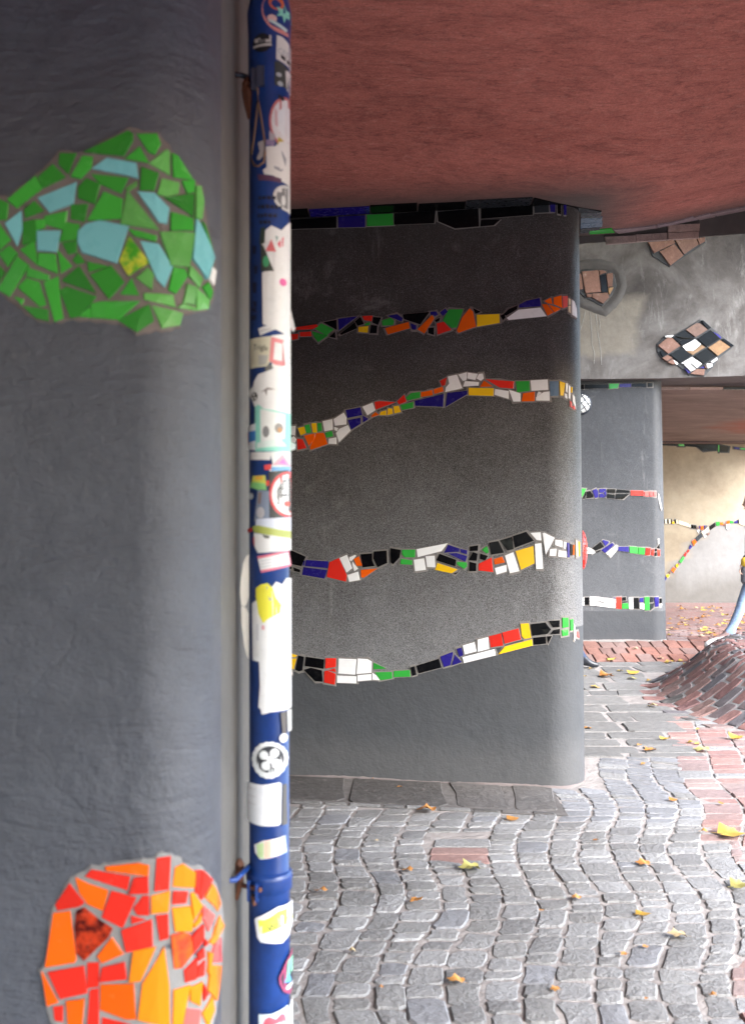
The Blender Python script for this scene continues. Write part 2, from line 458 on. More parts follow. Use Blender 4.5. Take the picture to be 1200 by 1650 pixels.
def leaf_mat(name, c1, c2):
    m = bpy.data.materials.new(name); nt, b = nodes(m)
    oi = nt.nodes.new('ShaderNodeObjectInfo')
    col = mix(nt, oi.outputs['Random'], c1, c2)
    col = mix(nt, ramp(nt, noise(nt, 60, 4, .7), [(.5, (0, 0, 0)), (.72, (.7, .7, .7))]), col, tuple(x * .45 for x in c1))
    nt.links.new(col, b.inputs['Base Color']); b.inputs['Roughness'].default_value = .6
    return m
M['leaf_orange'] = leaf_mat('leaf_orange', (.40, .17, .045), (.52, .25, .07))
M['leaf_yellow'] = leaf_mat('leaf_yellow', (.50, .30, .05), (.58, .40, .11))
M['leaf_lime'] = leaf_mat('leaf_lime', (.38, .34, .11), (.44, .40, .16))
M['leaf_pale'] = leaf_mat('leaf_pale', (.48, .36, .20), (.54, .43, .27))

# ---------------------------------------------------------------- projections onto the surfaces of the place
def P(px, py, d):
    return Vector(((px - CX) / F * d, d, CAMZ - (py - CY) / F * d))

def gz(y):
    """ground height along the passage: gentle rise, short ramp, terrace"""
    if y < 8: return 0.0
    if y < 11.1: return .08 * (y - 8) / 3.1
    if y < 11.85: return .08 + .12 * (y - 11.1) / .75
    return .2

def hit_ground(px, py):
    lo, hi = 1.0, 60.0
    for _ in range(50):
        d = (lo + hi) / 2
        if P(px, py, d).z > gz(d): lo = d
        else: hi = d
    return P(px, py, lo)

class Prof:
    """a wall or pillar whose plan outline is a polyline (counter-clockwise, outward normals) with an optional batter"""
    def __init__(s, pts, ztop, batter=0.0, closed=True):
        s.p = np.array(pts, float); s.ztop = ztop; s.batter = batter; s.closed = closed
        n = len(s.p); nrm = []
        for i in range(n):
            a = s.p[(i - 1) % n] if closed or i > 0 else s.p[i]
            b = s.p[(i + 1) % n] if closed or i < n - 1 else s.p[i]
            t = b - a; t /= np.linalg.norm(t); nrm.append((t[1], -t[0]))
        s.n = np.array(nrm)
        q = np.vstack([s.p, s.p[:1]]) if closed else s.p
        s.u = np.concatenate([[0], np.cumsum(np.linalg.norm(np.diff(q, axis=0), axis=1))])
        s.L = s.u[-1]
    def off(s, z): return s.batter * (s.ztop - z)
    def at(s, u, z, o=0.0):
        if s.closed: u = u % s.L
        i = min(max(int(np.searchsorted(s.u, u, 'right')) - 1, 0), len(s.u) - 2)
        t = (u - s.u[i]) / (s.u[i + 1] - s.u[i]); j = (i + 1) % len(s.p)
        p = s.p[i] * (1 - t) + s.p[j] * t; n = s.n[i] * (1 - t) + s.n[j] * t; n = n / np.linalg.norm(n)
        q = p + n * (s.off(z) + o)
        return Vector((q[0], q[1], z)), Vector((n[0], n[1], 0))
    def hit(s, px, py):
        z = 1.6
        for _try in range(60):
            k = (px - CX) / F; best = None
            for _ in range(3):
                q = s.p + s.n * s.off(z); best = None
                m = len(q) if s.closed else len(q) - 1
                for i in range(m):
                    a = q[i]; b = q[(i + 1) % len(q)]
                    fa = a[0] - k * a[1]; fb = b[0] - k * b[1]
                    if fa * fb > 0 or fa == fb: continue
                    t = fa / (fa - fb); y = a[1] + t * (b[1] - a[1])
                    if y > .2 and (best is None or y < best[0]): best = (y, s.u[i] + t * (s.u[i + 1] - s.u[i]))
                if best is None: break
                z = CAMZ - (py - CY) / F * best[0]
            if best: return best[1], z
            px += -.5 if px > CX else .5
        raise ValueError('miss')

def round_rect(corners, radii, seg=10, step=.25):
    """plan outline with rounded corners; straight runs subdivided"""
    n = len(corners); out = []
    C = [Vector((c[0], c[1])) for c in corners]
    for i in range(n):
        a, b, c = C[i - 1], C[i], C[(i + 1) % n]
        r = radii[i]; d1 = (a - b).normalized(); d2 = (c - b).normalized()
        if r <= 0: out.append(b); continue
        ang = d1.angle(d2); t = r / math.tan(ang / 2)
        s0, s1 = b + d1 * t, b + d2 * t
        cen = b + (d1 + d2).normalized() * (r / math.sin(ang / 2))
        a0 = math.atan2(*(s0 - cen).yx); a1 = math.atan2(*(s1 - cen).yx)
        da = (a1 - a0 + math.pi) % (2 * math.pi) - math.pi
        for k in range(seg + 1):
            th = a0 + da * k / seg
            out.append(cen + Vector((math.cos(th), math.sin(th))) * r)
    res = []
    for i in range(len(out)):
        a, b = out[i], out[(i + 1) % len(out)]
        res.append(a); L = (b - a).length
        for k in range(1, int(L / step)): res.append(a + (b - a) * (k / int(L / step)))
    return [(v.x, v.y) for v in res]

def tile_mesh(base, normals, th, inset=.0016, centre=None):
    """a shard: side wall, small chamfer, flat glazed face"""
    n = len(base); base = [Vector(b) for b in base]
    c = sum(base, Vector()) / n
    n0 = normals[0]; t1 = (base[1] - base[0]).normalized(); t2 = n0.cross(t1); ka, kb = rnd.uniform(-.03, .03), rnd.uniform(-.03, .03)
    tl = [(b - c).dot(t1) * ka + (b - c).dot(t2) * kb for b in base]; tl = [max(-.0013, min(.0020, q)) for q in tl]
    V = [b - nn * .004 for b, nn in zip(base, normals)]
    V += [b + nn * (th - .0012 + q) for b, nn, q in zip(base, normals, tl)]
    for b, nn, q in zip(base, normals, tl):
        d = (c - b); L = max(d.length, 1e-5)
        V.append(b + d * min(.25, inset / L) + nn * (th + q))
    Fc = []
    for r in (0, 1):
        for i in range(n):
            j = (i + 1) % n
            Fc.append((r * n + i, r * n + j, (r + 1) * n + j, (r + 1) * n + i))
    if centre is not None:
        V.append(centre)
        for i in range(n): Fc.append((2 * n + i, 2 * n + (i + 1) % n, 3 * n))
    else:
        Fc.append(tuple(range(2 * n, 3 * n)))
    return V, Fc

KEY = dict(k='black', d='dark', n='navy', r='red', p='pinkred', O='orange', a='amber', y='yellow', g='green', w='white',
           c='cream', b='bluegrey', G='leafgreen', L='limegreen', t='turquoise', s='speckle', D='darkred', u='rust',
           T='terra', Y='tan', P='slabpurple', B='brownbrick')

def parse(txt):
    out = []
    for it in txt.replace('\n', ';').split(';'):
        it = it.strip()
        if not it: continue
        w = it.split()
        out.append((w[0], [tuple(float(q) for q in v.split(',')) for v in w[1:]]))
    return out

def to_px(poly, crop):
    ox, oy, s = crop
    return [(ox + x / s, oy + y / s) for x, y in poly]

def ccw_fix(poly):
    A = sum(poly[i][0] * poly[(i + 1) % len(poly)][1] - poly[(i + 1) % len(poly)][0] * poly[i][1] for i in range(len(poly)))
    return poly if A < 0 else poly[::-1]      # image y points down

def mosaic(parent, prof, lists, grout, name='mosaic_band', outline=None, th=.007, label=None, gth=.003, grow=.012, tgrow=0):
    """one mosaic (grout bed) with every shard as a child; lists = [(crop, text), ...] in picture units traced onto the wall"""
    tiles = []
    for crop, txt in lists:
        for c, poly in parse(txt):
            px = ccw_fix(to_px(poly, crop))
            uz = [prof.hit(*q) for q in px]
            tiles.append((c, uz))
    mb = MB()
    if outline:
        crop, txt = outline
        poly = ccw_fix(to_px(parse('x ' + txt)[0][1], crop))
        # jitter the outline a little: hand-trowelled edge, subdivided
        uz = [prof.hit(*q) for q in poly]; uz2 = []
        for i in range(len(uz)):
            a, b = uz[i], uz[(i + 1) % len(uz)]
            for k in range(4):
                t = k / 4; uz2.append((a[0] + (b[0] - a[0]) * t + rnd.uniform(-.003, .003), a[1] + (b[1] - a[1]) * t + rnd.uniform(-.003, .003)))
        cu = sum(u for u, z in uz2) / len(uz2); cz = sum(z for u, z in uz2) / len(uz2)
        n = len(uz2); rings = []
        V = []; Fc = []
        for f, o in ((1.015, -.003), (1.0, gth * .7), (.97, gth), (.75, gth), (.5, gth), (.25, gth), (.02, gth)):
            for u, z in uz2:
                V.append(prof.at(cu + (u - cu) * f, cz + (z - cz) * f, o)[0])
        for r_ in range(6):
            for i in range(n):
                j = (i + 1) % n; Fc.append((r_ * n + i, r_ * n + j, (r_ + 1) * n + j, (r_ + 1) * n + i))
        Fc.append(tuple(range(6 * n, 7 * n)))
        mb.add(V, Fc)
    else:
        for c, uz in tiles:
            cu = sum(u for u, z in uz) / len(uz); cz = sum(z for u, z in uz) / len(uz)
            h = gth + rnd.uniform(-.0012, .0012)
            ring = []
            for u, z in uz:
                L = math.hypot(u - cu, z - cz) + 1e-6; f = 1 + (grow + rnd.uniform(-.003, .004)) / L
                ring.append((cu + (u - cu) * f, cz + (z - cz) * f))
            n = len(ring)
            # subdivide so the bed follows curved plaster
            ring2 = []
            for i in range(n):
                a, b = ring[i], ring[(i + 1) % n]
                ring2 += [a, ((a[0] + b[0]) / 2, (a[1] + b[1]) / 2)]
            n = len(ring2)
            V = [prof.at(u, z, -.003)[0] for u, z in ring2] + [prof.at(u, z, h)[0] for u, z in ring2] + [prof.at(cu, cz, h)[0]]
            Fc = [(i, (i + 1) % n, n + (i + 1) % n, n + i) for i in range(n)] + [(n + i, n + (i + 1) % n, 2 * n) for i in range(n)]
            mb.add(V, Fc)
    bed = mb.build(name, M[grout], parent)
    if label: bed['label'] = label
    for c, uz in tiles:
        t = th + rnd.uniform(-.001, .0015)
        cu = sum(u for u, z in uz) / len(uz); cz = sum(z for u, z in uz) / len(uz)
        if tgrow:
            uz = [(u + (u - cu) / (math.hypot(u - cu, z - cz) + 1e-6) * tgrow, z + (z - cz) / (math.hypot(u - cu, z - cz) + 1e-6) * tgrow) for u, z in uz]
        ns = [prof.at(u, z)[1] for u, z in uz]; ctr = None
        if max(a.angle(b) for a in ns for b in ns) > .05:      # shard bent over the round corner: follow the plaster
            uz2 = []
            for i in range(len(uz)):
                a, b = uz[i], uz[(i + 1) % len(uz)]; L = math.hypot(b[0] - a[0], b[1] - a[1]); m = max(1, int(L / .02))
                uz2 += [(a[0] + (b[0] - a[0]) * k / m, a[1] + (b[1] - a[1]) * k / m) for k in range(m)]
            uz = uz2; ctr = prof.at(cu, cz, gth * .3 + t)[0]
        pn = [prof.at(u, z, gth * .3) for u, z in uz]
        V, Fc = tile_mesh([p for p, n in pn], [n for p, n in pn], t, centre=ctr)
        mesh_obj('tile', V, Fc, M[KEY[c]], bed)
    return bed

def shaft(name, prof, zs, mats, midx_fn, parent, zfun=None, du=None):
    """extruded plan outline; zs are levels, zfun(u, i) may bend level i"""
    us = prof.u[:-1] if prof.closed else prof.u
    V = []; n = len(us)
    for i, z in enumerate(zs):
        for u in us:
            zz = zfun(u, i) if zfun else z
            V.append(prof.at(float(u), zz)[0])
    Fc = []; mi = []
    for i in range(len(zs) - 1):
        for k in range(n if prof.closed else n - 1):
            j = (k + 1) % n
            Fc.append((i * n + k, i * n + j, (i + 1) * n + j, (i + 1) * n + k)); mi.append(midx_fn(i, us[k]))
    return mesh_obj(name, V, Fc, None, parent, True, mats, mi)

# ================================================================ GROUND
def strip_sheet(name, x0, x1, ys, dz, mat, kind='structure', parent=None, nx=2):
    V = []; Fc = []
    for y in ys:
        for k in range(nx):
            V.append((x0 + (x1 - x0) * k / (nx - 1), y, gz(y) + dz))
    for i in range(len(ys) - 1):
        for k in range(nx - 1):
            a = i * nx + k; Fc.append((a, a + 1, a + nx + 1, a + nx))
    o = mesh_obj(name, V, Fc, mat, parent)
    if kind: o['kind'] = kind
    return o

gr = strip_sheet('ground', -150, 150, [-150, -20, 0, 8, 11.1, 11.85, 14, 25, 150], -.08, M['ground'])
gr['label'] = 'grey ground stretching out around the passage'; 
pave = strip_sheet('cobbled_pavement', -5.5, 9.0, [-5.0, 2, 4, 6, 7, 8, 9, 10, 11.0], -.0042, M['stone_bed'])
pave['label'] = 'uneven grey cobbled pavement running under the passage'
terr = strip_sheet('brick_terrace', -4.0, 14.0, [11.0, 11.1, 11.3, 11.5, 11.7, 11.85, 12.6, 14, 17, 24], -.012, M['terrace'])
terr['label'] = 'red brick terrace beyond the flagstones with fallen leaves'

def stone(poly, h=.0, crown=.006, bevel=.012, depth=.05, jit=.004, cut=.22, zf=None, tilt=.006, mid=False):
    """one paving stone from a plan quad: chopped corners, worn rounded top"""
    n = len(poly); ring = []
    for i in range(n):
        a, b, c = poly[i - 1], poly[i], poly[(i + 1) % n]
        k = cut * rnd.uniform(.5, 1.2)
        la = math.hypot(a[0] - b[0], a[1] - b[1]); lc = math.hypot(c[0] - b[0], c[1] - b[1])
        m = min(la, lc) * k
        ring.append((b[0] + (a[0] - b[0]) / la * m + rnd.uniform(-jit, jit), b[1] + (a[1] - b[1]) / la * m + rnd.uniform(-jit, jit)))
        ring.append((b[0] + (c[0] - b[0]) / lc * m + rnd.uniform(-jit, jit), b[1] + (c[1] - b[1]) / lc * m + rnd.uniform(-jit, jit)))
        if mid: ring.append(((b[0] + c[0]) / 2 + rnd.uniform(-.006, .006), (b[1] + c[1]) / 2 + rnd.uniform(-.006, .006)))
    m = len(ring); cx = sum(p[0] for p in ring) / m; cy = sum(p[1] for p in ring) / m
    tx, ty = rnd.uniform(-tilt, tilt) * 8, rnd.uniform(-tilt, tilt) * 8
    def zz(x, y, dz): return (zf(x, y) if zf else gz(y)) + h + dz + (x - cx) * tx * .5 + (y - cy) * ty * .5
    V = []
    for x, y in ring: V.append((x, y, zz(x, y, -depth)))
    for x, y in ring: V.append((x, y, zz(x, y, -bevel * .8)))
    for x, y in ring:
        L = math.hypot(x - cx, y - cy); f = max(.5, 1 - bevel / L)
        V.append((cx + (x - cx) * f, cy + (y - cy) * f, zz(x, y, rnd.uniform(-.0015, .0015))))
    V.append((cx, cy, zz(cx, cy, crown)))
    Fc = []
    for r_ in (0, 1):
        for i in range(m): Fc.append((r_ * m + i, r_ * m + (i + 1) % m, (r_ + 1) * m + (i + 1) % m, (r_ + 1) * m + i))
    for i in range(m): Fc.append((2 * m + i, 2 * m + (i + 1) % m, 3 * m))
    return V, Fc

def proj(x, y, z): return (CX + x / y * F, CY - (z - CAMZ) / y * F)

def lay(stones, name, mat, parent, limit=300, field=None, mats=None):
    """the largest seen stones as single parts, the rest as one mass"""
    sc_ = []
    for i, (V, Fc, mk) in enumerate(stones):
        c = V[-1]
        a = 0
        if c[1] > .5:
            q = proj(*c)
            if 462 < q[0] < 1215 and 900 < q[1] < 1670:
                a = 1 / c[1] ** 3
        sc_.append((-a, i))
    sc_.sort(); pick = set(i for a, i in sc_[:limit] if a < 0)
    rest = {}
    for i, (V, Fc, mk) in enumerate(stones):
        if i in pick:
            mesh_obj(name, V, Fc, M[mk], parent)
        else:
            rest.setdefault(mk, MB()).add(V, Fc)
    for mk, mb in rest.items():
        o = mb.build(field or name + '_field', M[mk], parent)
        o['kind'] = 'stuff'

# ---- wavy courses of granite setts: course joints run away from the viewer in waves
def jx(x0, y):
    t = y - 3.66
    w = .047 * (1 - math.cos(2 * math.pi * t / 1.53 + .35 * x0 - .1))
    return x0 * (1 + .13 * t) + .065 * t + w * (1.0 if y < 6 else max(0, 1 - (y - 6) / 1.5))

INSET = (.24, .575, 4.98, 5.38)       # the two red bricks let into the setts
def slab_line(x): return 5.95 - .17 * x
MC, MR = (4.40, 9.0), 2.02             # brick mound

def in_pillar_mid(x, y):
    # plan of the big pillar, slightly grown
    yf = 6.316 - .182 * (x - 1.22)
    return x < 1.27 + .18 * max(0, y - 6.3) and y > yf - .03 and y < yf + 1.2

setts = []
W = .122
JW = {}
def jwob(x0, y):
    k = round(x0 / W)
    if k not in JW: JW[k] = (rnd.uniform(0, 6.28), rnd.uniform(0, 6.28))
    a, b = JW[k]
    return .012 * math.sin(3.1 * y + a) + .006 * math.sin(9 * y + b)
def edge_right(y):
    return 1.2 if not (3.92 < y < 5.25) else 1.33
x0 = -2.2
while x0 < 1.31:
    y = 1.6 + rnd.uniform(0, .15)
    while y < 7.05:
        L = rnd.choice([.075, .09, .10, .11, .12, .14, .16, .19]) * (1.0 if y < 4.6 else .9)
        if y > 5.3 and x0 > .5: L *= .8
        ya, yb = y, y + L
        y = yb
        ym = (ya + yb) / 2
        if x0 + W * .5 > edge_right(ym): continue
        xl, xr = jx(x0, ym), jx(x0 + W, ym); xm = (xl + xr) / 2
        if xm < 1.02 and yb > slab_line(xm) - .01: continue
        if in_pillar_mid(xm, ym) or in_pillar_mid(xl + .02, yb): continue
        if INSET[0] < xm < INSET[1] and INSET[2] - .02 < ym < INSET[3] + .02: continue
        g = .0042
        sk = -.42 * min(1, max(0, (ym - 5.75) / .5)) * min(1, max(0, (xm - .95) / .2)) * min(1, max(0, (2.3 - xm) / .5))
        q = []
        for (xx0, yy) in ((x0, ya + g * .35), (x0 + W, ya + g * .35), (x0 + W, yb - g * .35), (x0, yb - g * .35)):
            X = jx(xx0, yy) + jwob(xx0, yy); X += g * .95 if xx0 == x0 else -g * .95
            q.append((X + rnd.uniform(-.007, .007), yy + sk * (X - xm) + rnd.uniform(-.008, .008)))
        V, Fc = stone(q, h=rnd.uniform(-.002, .003), crown=rnd.uniform(.001, .003), bevel=rnd.uniform(.006, .010), cut=.17, tilt=.003, mid=True)
        mk = 'granite_pale' if (xm > 1.0 and ym > 5.6 and rnd.random() < .75) or rnd.random() < .06 else 'granite'
        setts.append((V, Fc, mk))
    x0 += W
lay(setts, 'granite_sett', None, pave, 300)

# ---- two red bricks and a long grey stone let into the setts
for (px0, px1, pya, pyb, mk) in ((691, 788, 1366, 1377, 'pave_brick'), (690, 788, 1378, 1391, 'pave_brick'), (697, 792, 1352, 1364, 'granite')):
    a = hit_ground(px0, pyb); b = hit_ground(px1, pyb); c = hit_ground(px1 - 4, pya); d = hit_ground(px0 + 4, pya)
    V, Fc = stone([(p.x, p.y) for p in (a, b, c, d)], h=.002, crown=.002, bevel=.006, jit=.002, cut=.06)
    mesh_obj('inset_brick' if mk == 'pave_brick' else 'inset_stone', V, Fc, M[mk], pave)

# ---- row of old dark slabs along the foot of the pillar
for (xa, xb) in ((-1.75, -1.15), (-1.13, -.62), (-.60, -.15), (-.135, .44), (.455, .77), (.785, 1.04)):
    def sl(x): return slab_line(x) + .01
    q = [(xa, sl(xa)), (xb, sl(xb)), (xb, 6.316 - .182 * (xb - 1.22) + .03), (xa, 6.316 - .182 * (xa - 1.22) + .03)]
    if xa > .78: q[2] = (1.06, 6.30); q[1] = (1.03, 5.80)
    q = [(a + rnd.uniform(-.03, .03), b + rnd.uniform(-.012, .012)) for a, b in q]
    V, Fc = stone(q, h=.004, crown=.003, bevel=.020, jit=.013, cut=.12, tilt=.002, mid=True)
    mesh_obj('foot_slab', V, Fc, M['slab_dark'], pave)
sb_ = MB(); VV = []
for k in range(16):
    x = -1.75 + 2.78 * k / 15; VV += [(x, slab_line(x) - .06, .0005), (x, 6.316 - .182 * (x - 1.22) + .05, .0005)]
sb_.add(VV, [(2 * k, 2 * k + 2, 2 * k + 3, 2 * k + 1) for k in range(15)]); sb_.build('slab_bed', plaster('dirty_joint', (.12, .108, .10), .3, 70, 0, .95, .8), pave)
# narrow dark kerb stones in front of the slabs
x = -1.0
while x < .9:
    L = rnd.uniform(.12, .19)
    q = [(x, slab_line(x) - .055), (x + L - .012, slab_line(x + L) - .055), (x + L - .012, slab_line(x + L) - .004), (x, slab_line(x) - .004)]
    V, Fc = stone(q, h=.004, crown=.002, bevel=.007, jit=.003, cut=.1)
    mesh_obj('edge_stone', V, Fc, M['slab_dark' if rnd.random() < .55 else 'granite'], pave)
    x += L

# ---- red paving bricks on the right of the setts, in courses
pb = []
for j in range(0, 17):
    xa0 = 1.2 + .19 * j
    y = 2.2 + rnd.uniform(0, .1)
    while y < 8.3:
        L = rnd.choice([.10, .11, .12, .125]) * (1 if rnd.random() > .12 else 1.7)
        ya, yb = y, y + L; y = yb; ym = (ya + yb) / 2
        if j == 0 and 3.92 < ym < 5.25: xl0 = 1.335
        else: xl0 = xa0
        def bx_(x0, yy): return jx(1.2, yy) + (x0 - 1.2) * 1.15
        xm = bx_((xl0 + xa0 + .19) / 2, ym)
        if math.hypot(xm - MC[0], ym - MC[1]) < MR - .05: continue
        if ym > 6.9 and xm < 1.55 + .55 * (ym - 6.9): continue
        if ym > 6.75 and xm < 1.95: continue
        g = .005
        q = [(bx_(xl0, ya) + g, ya + g), (bx_(xa0 + .19, ya) - g, ya + g), (bx_(xa0 + .19, yb) - g, yb - g), (bx_(xl0, yb) + g, yb - g)]
        q = [(a + rnd.uniform(-.004, .004), b + rnd.uniform(-.004, .004)) for a, b in q]
        V, Fc = stone(q, h=rnd.uniform(-.005, .005), crown=.002, bevel=rnd.uniform(.005, .009), jit=.002, cut=.08)
        r_ = rnd.random()
        pb.append((V, Fc, 'pave_brick' if r_ < .9 else 'granite'))
lay(pb, 'paving_brick', None, pave, 300, 'paving_brick_field')

# ---- pale flagstones between the pillar and the mound
fl = []
y = 7.08
while y < 11.0:
    D = rnd.choice([.18, .24, .3, .36]) if y > 7.5 else rnd.choice([.13, .17, .22])
    D = min(D, 11.05 - y)
    if D < .08: break
    x = 1.2 + rnd.uniform(-.5, 0)
    xmax = 4.5
    while x < 6.0:
        L = rnd.uniform(.18, .55)
        xm, ym = x + L / 2, y + D / 2
        inm = math.hypot(xm - MC[0], ym - MC[1]) < MR + .02 or math.hypot(x + L - MC[0], ym - MC[1]) < MR - .1
        if in_pillar_mid(x, ym) and in_pillar_mid(x + L, ym): x += L; continue
        right = ym < 8.4 and xm > 2.0 + .3 * (ym - 7)
        if not inm and not right:
            g = .008
            q = [(x + g, y + g), (x + L - g, y + g), (x + L - g + rnd.uniform(-.03, .03), y + D - g), (x + g + rnd.uniform(-.03, .03), y + D - g)]
            q = [(a + rnd.uniform(-.016, .016), b + rnd.uniform(-.016, .016)) for a, b in q]
            V, Fc = stone(q, h=rnd.uniform(-.002, .006), crown=.003, bevel=.012, jit=.010, cut=.12, tilt=.002, mid=True)
            d_ = math.hypot(xm - MC[0], ym - MC[1]) - MR
            mk = 'flag' if not (d_ < .3 and rnd.random() < .5) else rnd.choice(['pave_brick', 'granite'])
            fl.append((V, Fc, mk))
        x += L
    y += D
lay(fl, 'flagstone', None, pave, 300)

# ---- brick ramp in front of the back pillar
rb = []
ys = [11.08, 11.33, 11.58, 11.84]
for r_ in range(3):
    x = 1.6 + rnd.uniform(0, .1)
    while x < 5.6:
        L = rnd.choice([.15, .15, .17, .13])
        bank = x > 3.25
        q = [(x + .006, ys[r_] + .006), (x + L - .006, ys[r_] + .006), (x + L - .006, ys[r_ + 1] - .006), (x + .006, ys[r_ + 1] - .006)]
        if bank:
            s_ = .35; q = [(a, b + s_ * (3.3 - a) * .25) for a, b in q]
        q = [(a + rnd.uniform(-.006, .006), b + rnd.uniform(-.008, .008)) for a, b in q]
        V, Fc = stone(q, h=.004 + rnd.uniform(-.006, .006), crown=.002, bevel=.009, jit=.003, cut=.06)
        rb.append((V, Fc, 'red_brick'))
        x += L
y = 11.86
while y < 13.2:
    x = 3.1 + rnd.uniform(0, .2)
    while x < 6.0:
        L = .235
        q = [(x + .005, y + .005), (x + L - .005, y + .005), (x + L - .005, y + .11), (x + .005, y + .11)]
        V, Fc = stone([(a + rnd.uniform(-.003, .003), b) for a, b in q], h=.0, crown=.001, bevel=.006, jit=.002, cut=.05, tilt=.002)
        rb.append((V, Fc, 'pave_brick' if rnd.random() < .6 else 'red_brick'))
        x += L
    y += .115
lay(rb, 'terrace_brick', None, terr, 300)

# ================================================================ CEILING OF THE PASSAGE
MIDTOP = 3.40
ux, uy = Vector((.984, -.179)), Vector((.179, .984))
C0 = Vector((1.20, 6.316))                       # front right corner of the big pillar (before rounding)
mid_corners = [C0 - ux * 2.9, C0, C0 + uy * .95, C0 + uy * .95 - ux * 2.9]
def dist_mid(x, y):
    v = Vector((x, y)) - C0
    a = v.dot(ux); b = v.dot(uy)                 # a<=0 inside, 0<=b<=.95 inside
    da = max(a, 0, -2.9 - a); db = max(-b, 0, b - .95)
    return math.hypot(da, db)
def near_dist(x, y):
    return math.hypot(max(x + .33, 0), max(2.15 - y, 0, y - 3.9))
def ceil_z(x, y):
    d = dist_mid(x, y)
    return MIDTOP + .30 * (1 - math.exp(-(d / 1.1) ** 2)) + .015 * math.sin(1.3 * x + .7) * math.sin(1.1 * y) * min(1, d)
EDGE_Y = 7.16
def edge_y(x): return EDGE_Y
CX0, CX1, CY0 = -4.6, 3.1, -8.0
nx, ny = 86, 96
V = []; G = []
for j in range(ny):
    y = CY0 + (EDGE_Y - CY0) * (1 - (1 - j / (ny - 1)) ** 1.4)
    for i in range(nx):
        x = CX0 + (CX1 - CX0) * i / (nx - 1)
        z = ceil_z(x, y)
        V.append((x, y, z))
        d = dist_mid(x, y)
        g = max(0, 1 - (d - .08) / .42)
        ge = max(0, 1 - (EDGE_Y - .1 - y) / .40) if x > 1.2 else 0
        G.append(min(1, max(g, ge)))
Fc = []
for j in range(ny - 1):
    for i in range(nx - 1):
        a = j * nx + i; Fc.append((a, a + nx, a + nx + 1, a + 1))
NB = len(V)
top = [(CX0, CY0, 4.6), (CX1, CY0, 4.6), (CX1, EDGE_Y, 4.6), (CX0, EDGE_Y, 4.6)]
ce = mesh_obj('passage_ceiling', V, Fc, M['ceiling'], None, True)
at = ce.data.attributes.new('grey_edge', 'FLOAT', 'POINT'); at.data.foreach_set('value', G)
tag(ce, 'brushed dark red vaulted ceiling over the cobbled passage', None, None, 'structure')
# storey above the passage (closes the slab from above so that no daylight leaks in)
mb = MB(); BT = 15.0; LE = 2.5      # unseen outer walls, hung low to cut light to the pillar tops
mb.add([(CX0, CY0, BT), (CX1, CY0, BT), (CX1, EDGE_Y, BT), (CX0, EDGE_Y, BT)], [(0, 1, 2, 3)])
mb.add([(CX0, CY0, LE), (CX1, CY0, LE), (CX1, CY0, BT), (CX0, CY0, BT)], [(0, 1, 2, 3)])
mb.add([(CX1, CY0, LE), (CX1, EDGE_Y, LE), (CX1, EDGE_Y, BT), (CX1, CY0, BT)], [(0, 1, 2, 3)])
mb.add([(CX0, CY0, 3.5), (CX0, EDGE_Y, 3.5), (CX0, EDGE_Y, BT), (CX0, CY0, BT)], [(0, 1, 2, 3)])
mb.box((.3, 9.55, 6.2), (9.8, 4.25, 2.2))        # unseen block added over the court to cut its sky light
mb.build('storey_and_sky_blockers', M['edge_plaster'], ce)

def hit_ceiling(px, py):
    lo, hi = .5, 12.0
    for _ in range(60):
        d = (lo + hi) / 2; p = P(px, py, d)
        if p.z < ceil_z(p.x, min(p.y, EDGE_Y)): lo = d
        else: hi = d
    return P(px, py, lo)

# downstand beam along the far edge of the ceiling
bm_ = MB(); n = 24
VV = []
for i in range(n + 1):
    x = 1.0 + (CX1 - 1.0) * i / n
    zb = 3.345 + .066 * (x - 1.30) + .004 * math.sin(5 * x)
    zt = ceil_z(x, EDGE_Y) + .05
    VV += [(x, EDGE_Y - .07, zt), (x, EDGE_Y - .07, zb), (x, EDGE_Y + .25, zb + .12), (x, EDGE_Y + .25, BT)]
FF = []
for i in range(n):
    for k in range(3):
        a = i * 4 + k; FF.append((a, a + 1, a + 5, a + 4))
bm_.add(VV, FF)
beam = bm_.build('edge_beam', M['edge_plaster'], ce)
fix_normals(beam)
BEAMY = EDGE_Y - .07
def flat_tile(poly_px, crop, yplane, mk, parent, th=.012, name='tile'):
    px = ccw_fix(to_px(poly_px, crop))
    b = [P(x, y, yplane) for x, y in px]
    V, Fc = tile_mesh(b, [Vector((0, -1, 0))] * len(b), th, .003)
    return mesh_obj(name, V, Fc, M[mk], parent)
E4 = (900, 310, 4.0)
for c, poly in parse('''B 290,290 488,282 492,325 305,338; B 490,276 690,265 690,310 495,322
B 698,215 902,205 898,255 698,262; B 698,266 895,259 895,298 698,308'''):
    flat_tile(poly, E4, BEAMY, KEY[c], beam, .02, 'brick_tile')
for c, poly in parse('''g 195,240 340,228 358,250 195,262; P 350,236 622,207 636,220 385,260
P 632,205 735,188 860,152 895,170 640,218; P 868,158 965,131 1012,150 910,172; P 975,133 1200,86 1200,116 1020,148
P 1210,84 1400,50 1400,78 1210,114'''):
    px = ccw_fix(to_px(poly, E4))
    b = [hit_ceiling(*q) for q in px]
    V, Fc = tile_mesh(b, [Vector((0, 0, -1))] * len(b), .01, .003)
    mesh_obj('edge_tile', V, Fc, M[KEY[c]], ce)

# unseen wall added on the left to keep side light out
mb = MB(); mb.box((CX0 - .15, 8.0, 5.0), (.3, 25.0, 10.2))
sw = mb.build('light_blocking_wall', M['plaster_near'])
tag(sw, 'unseen grey plastered wall added on the left to block side light', 'wall')

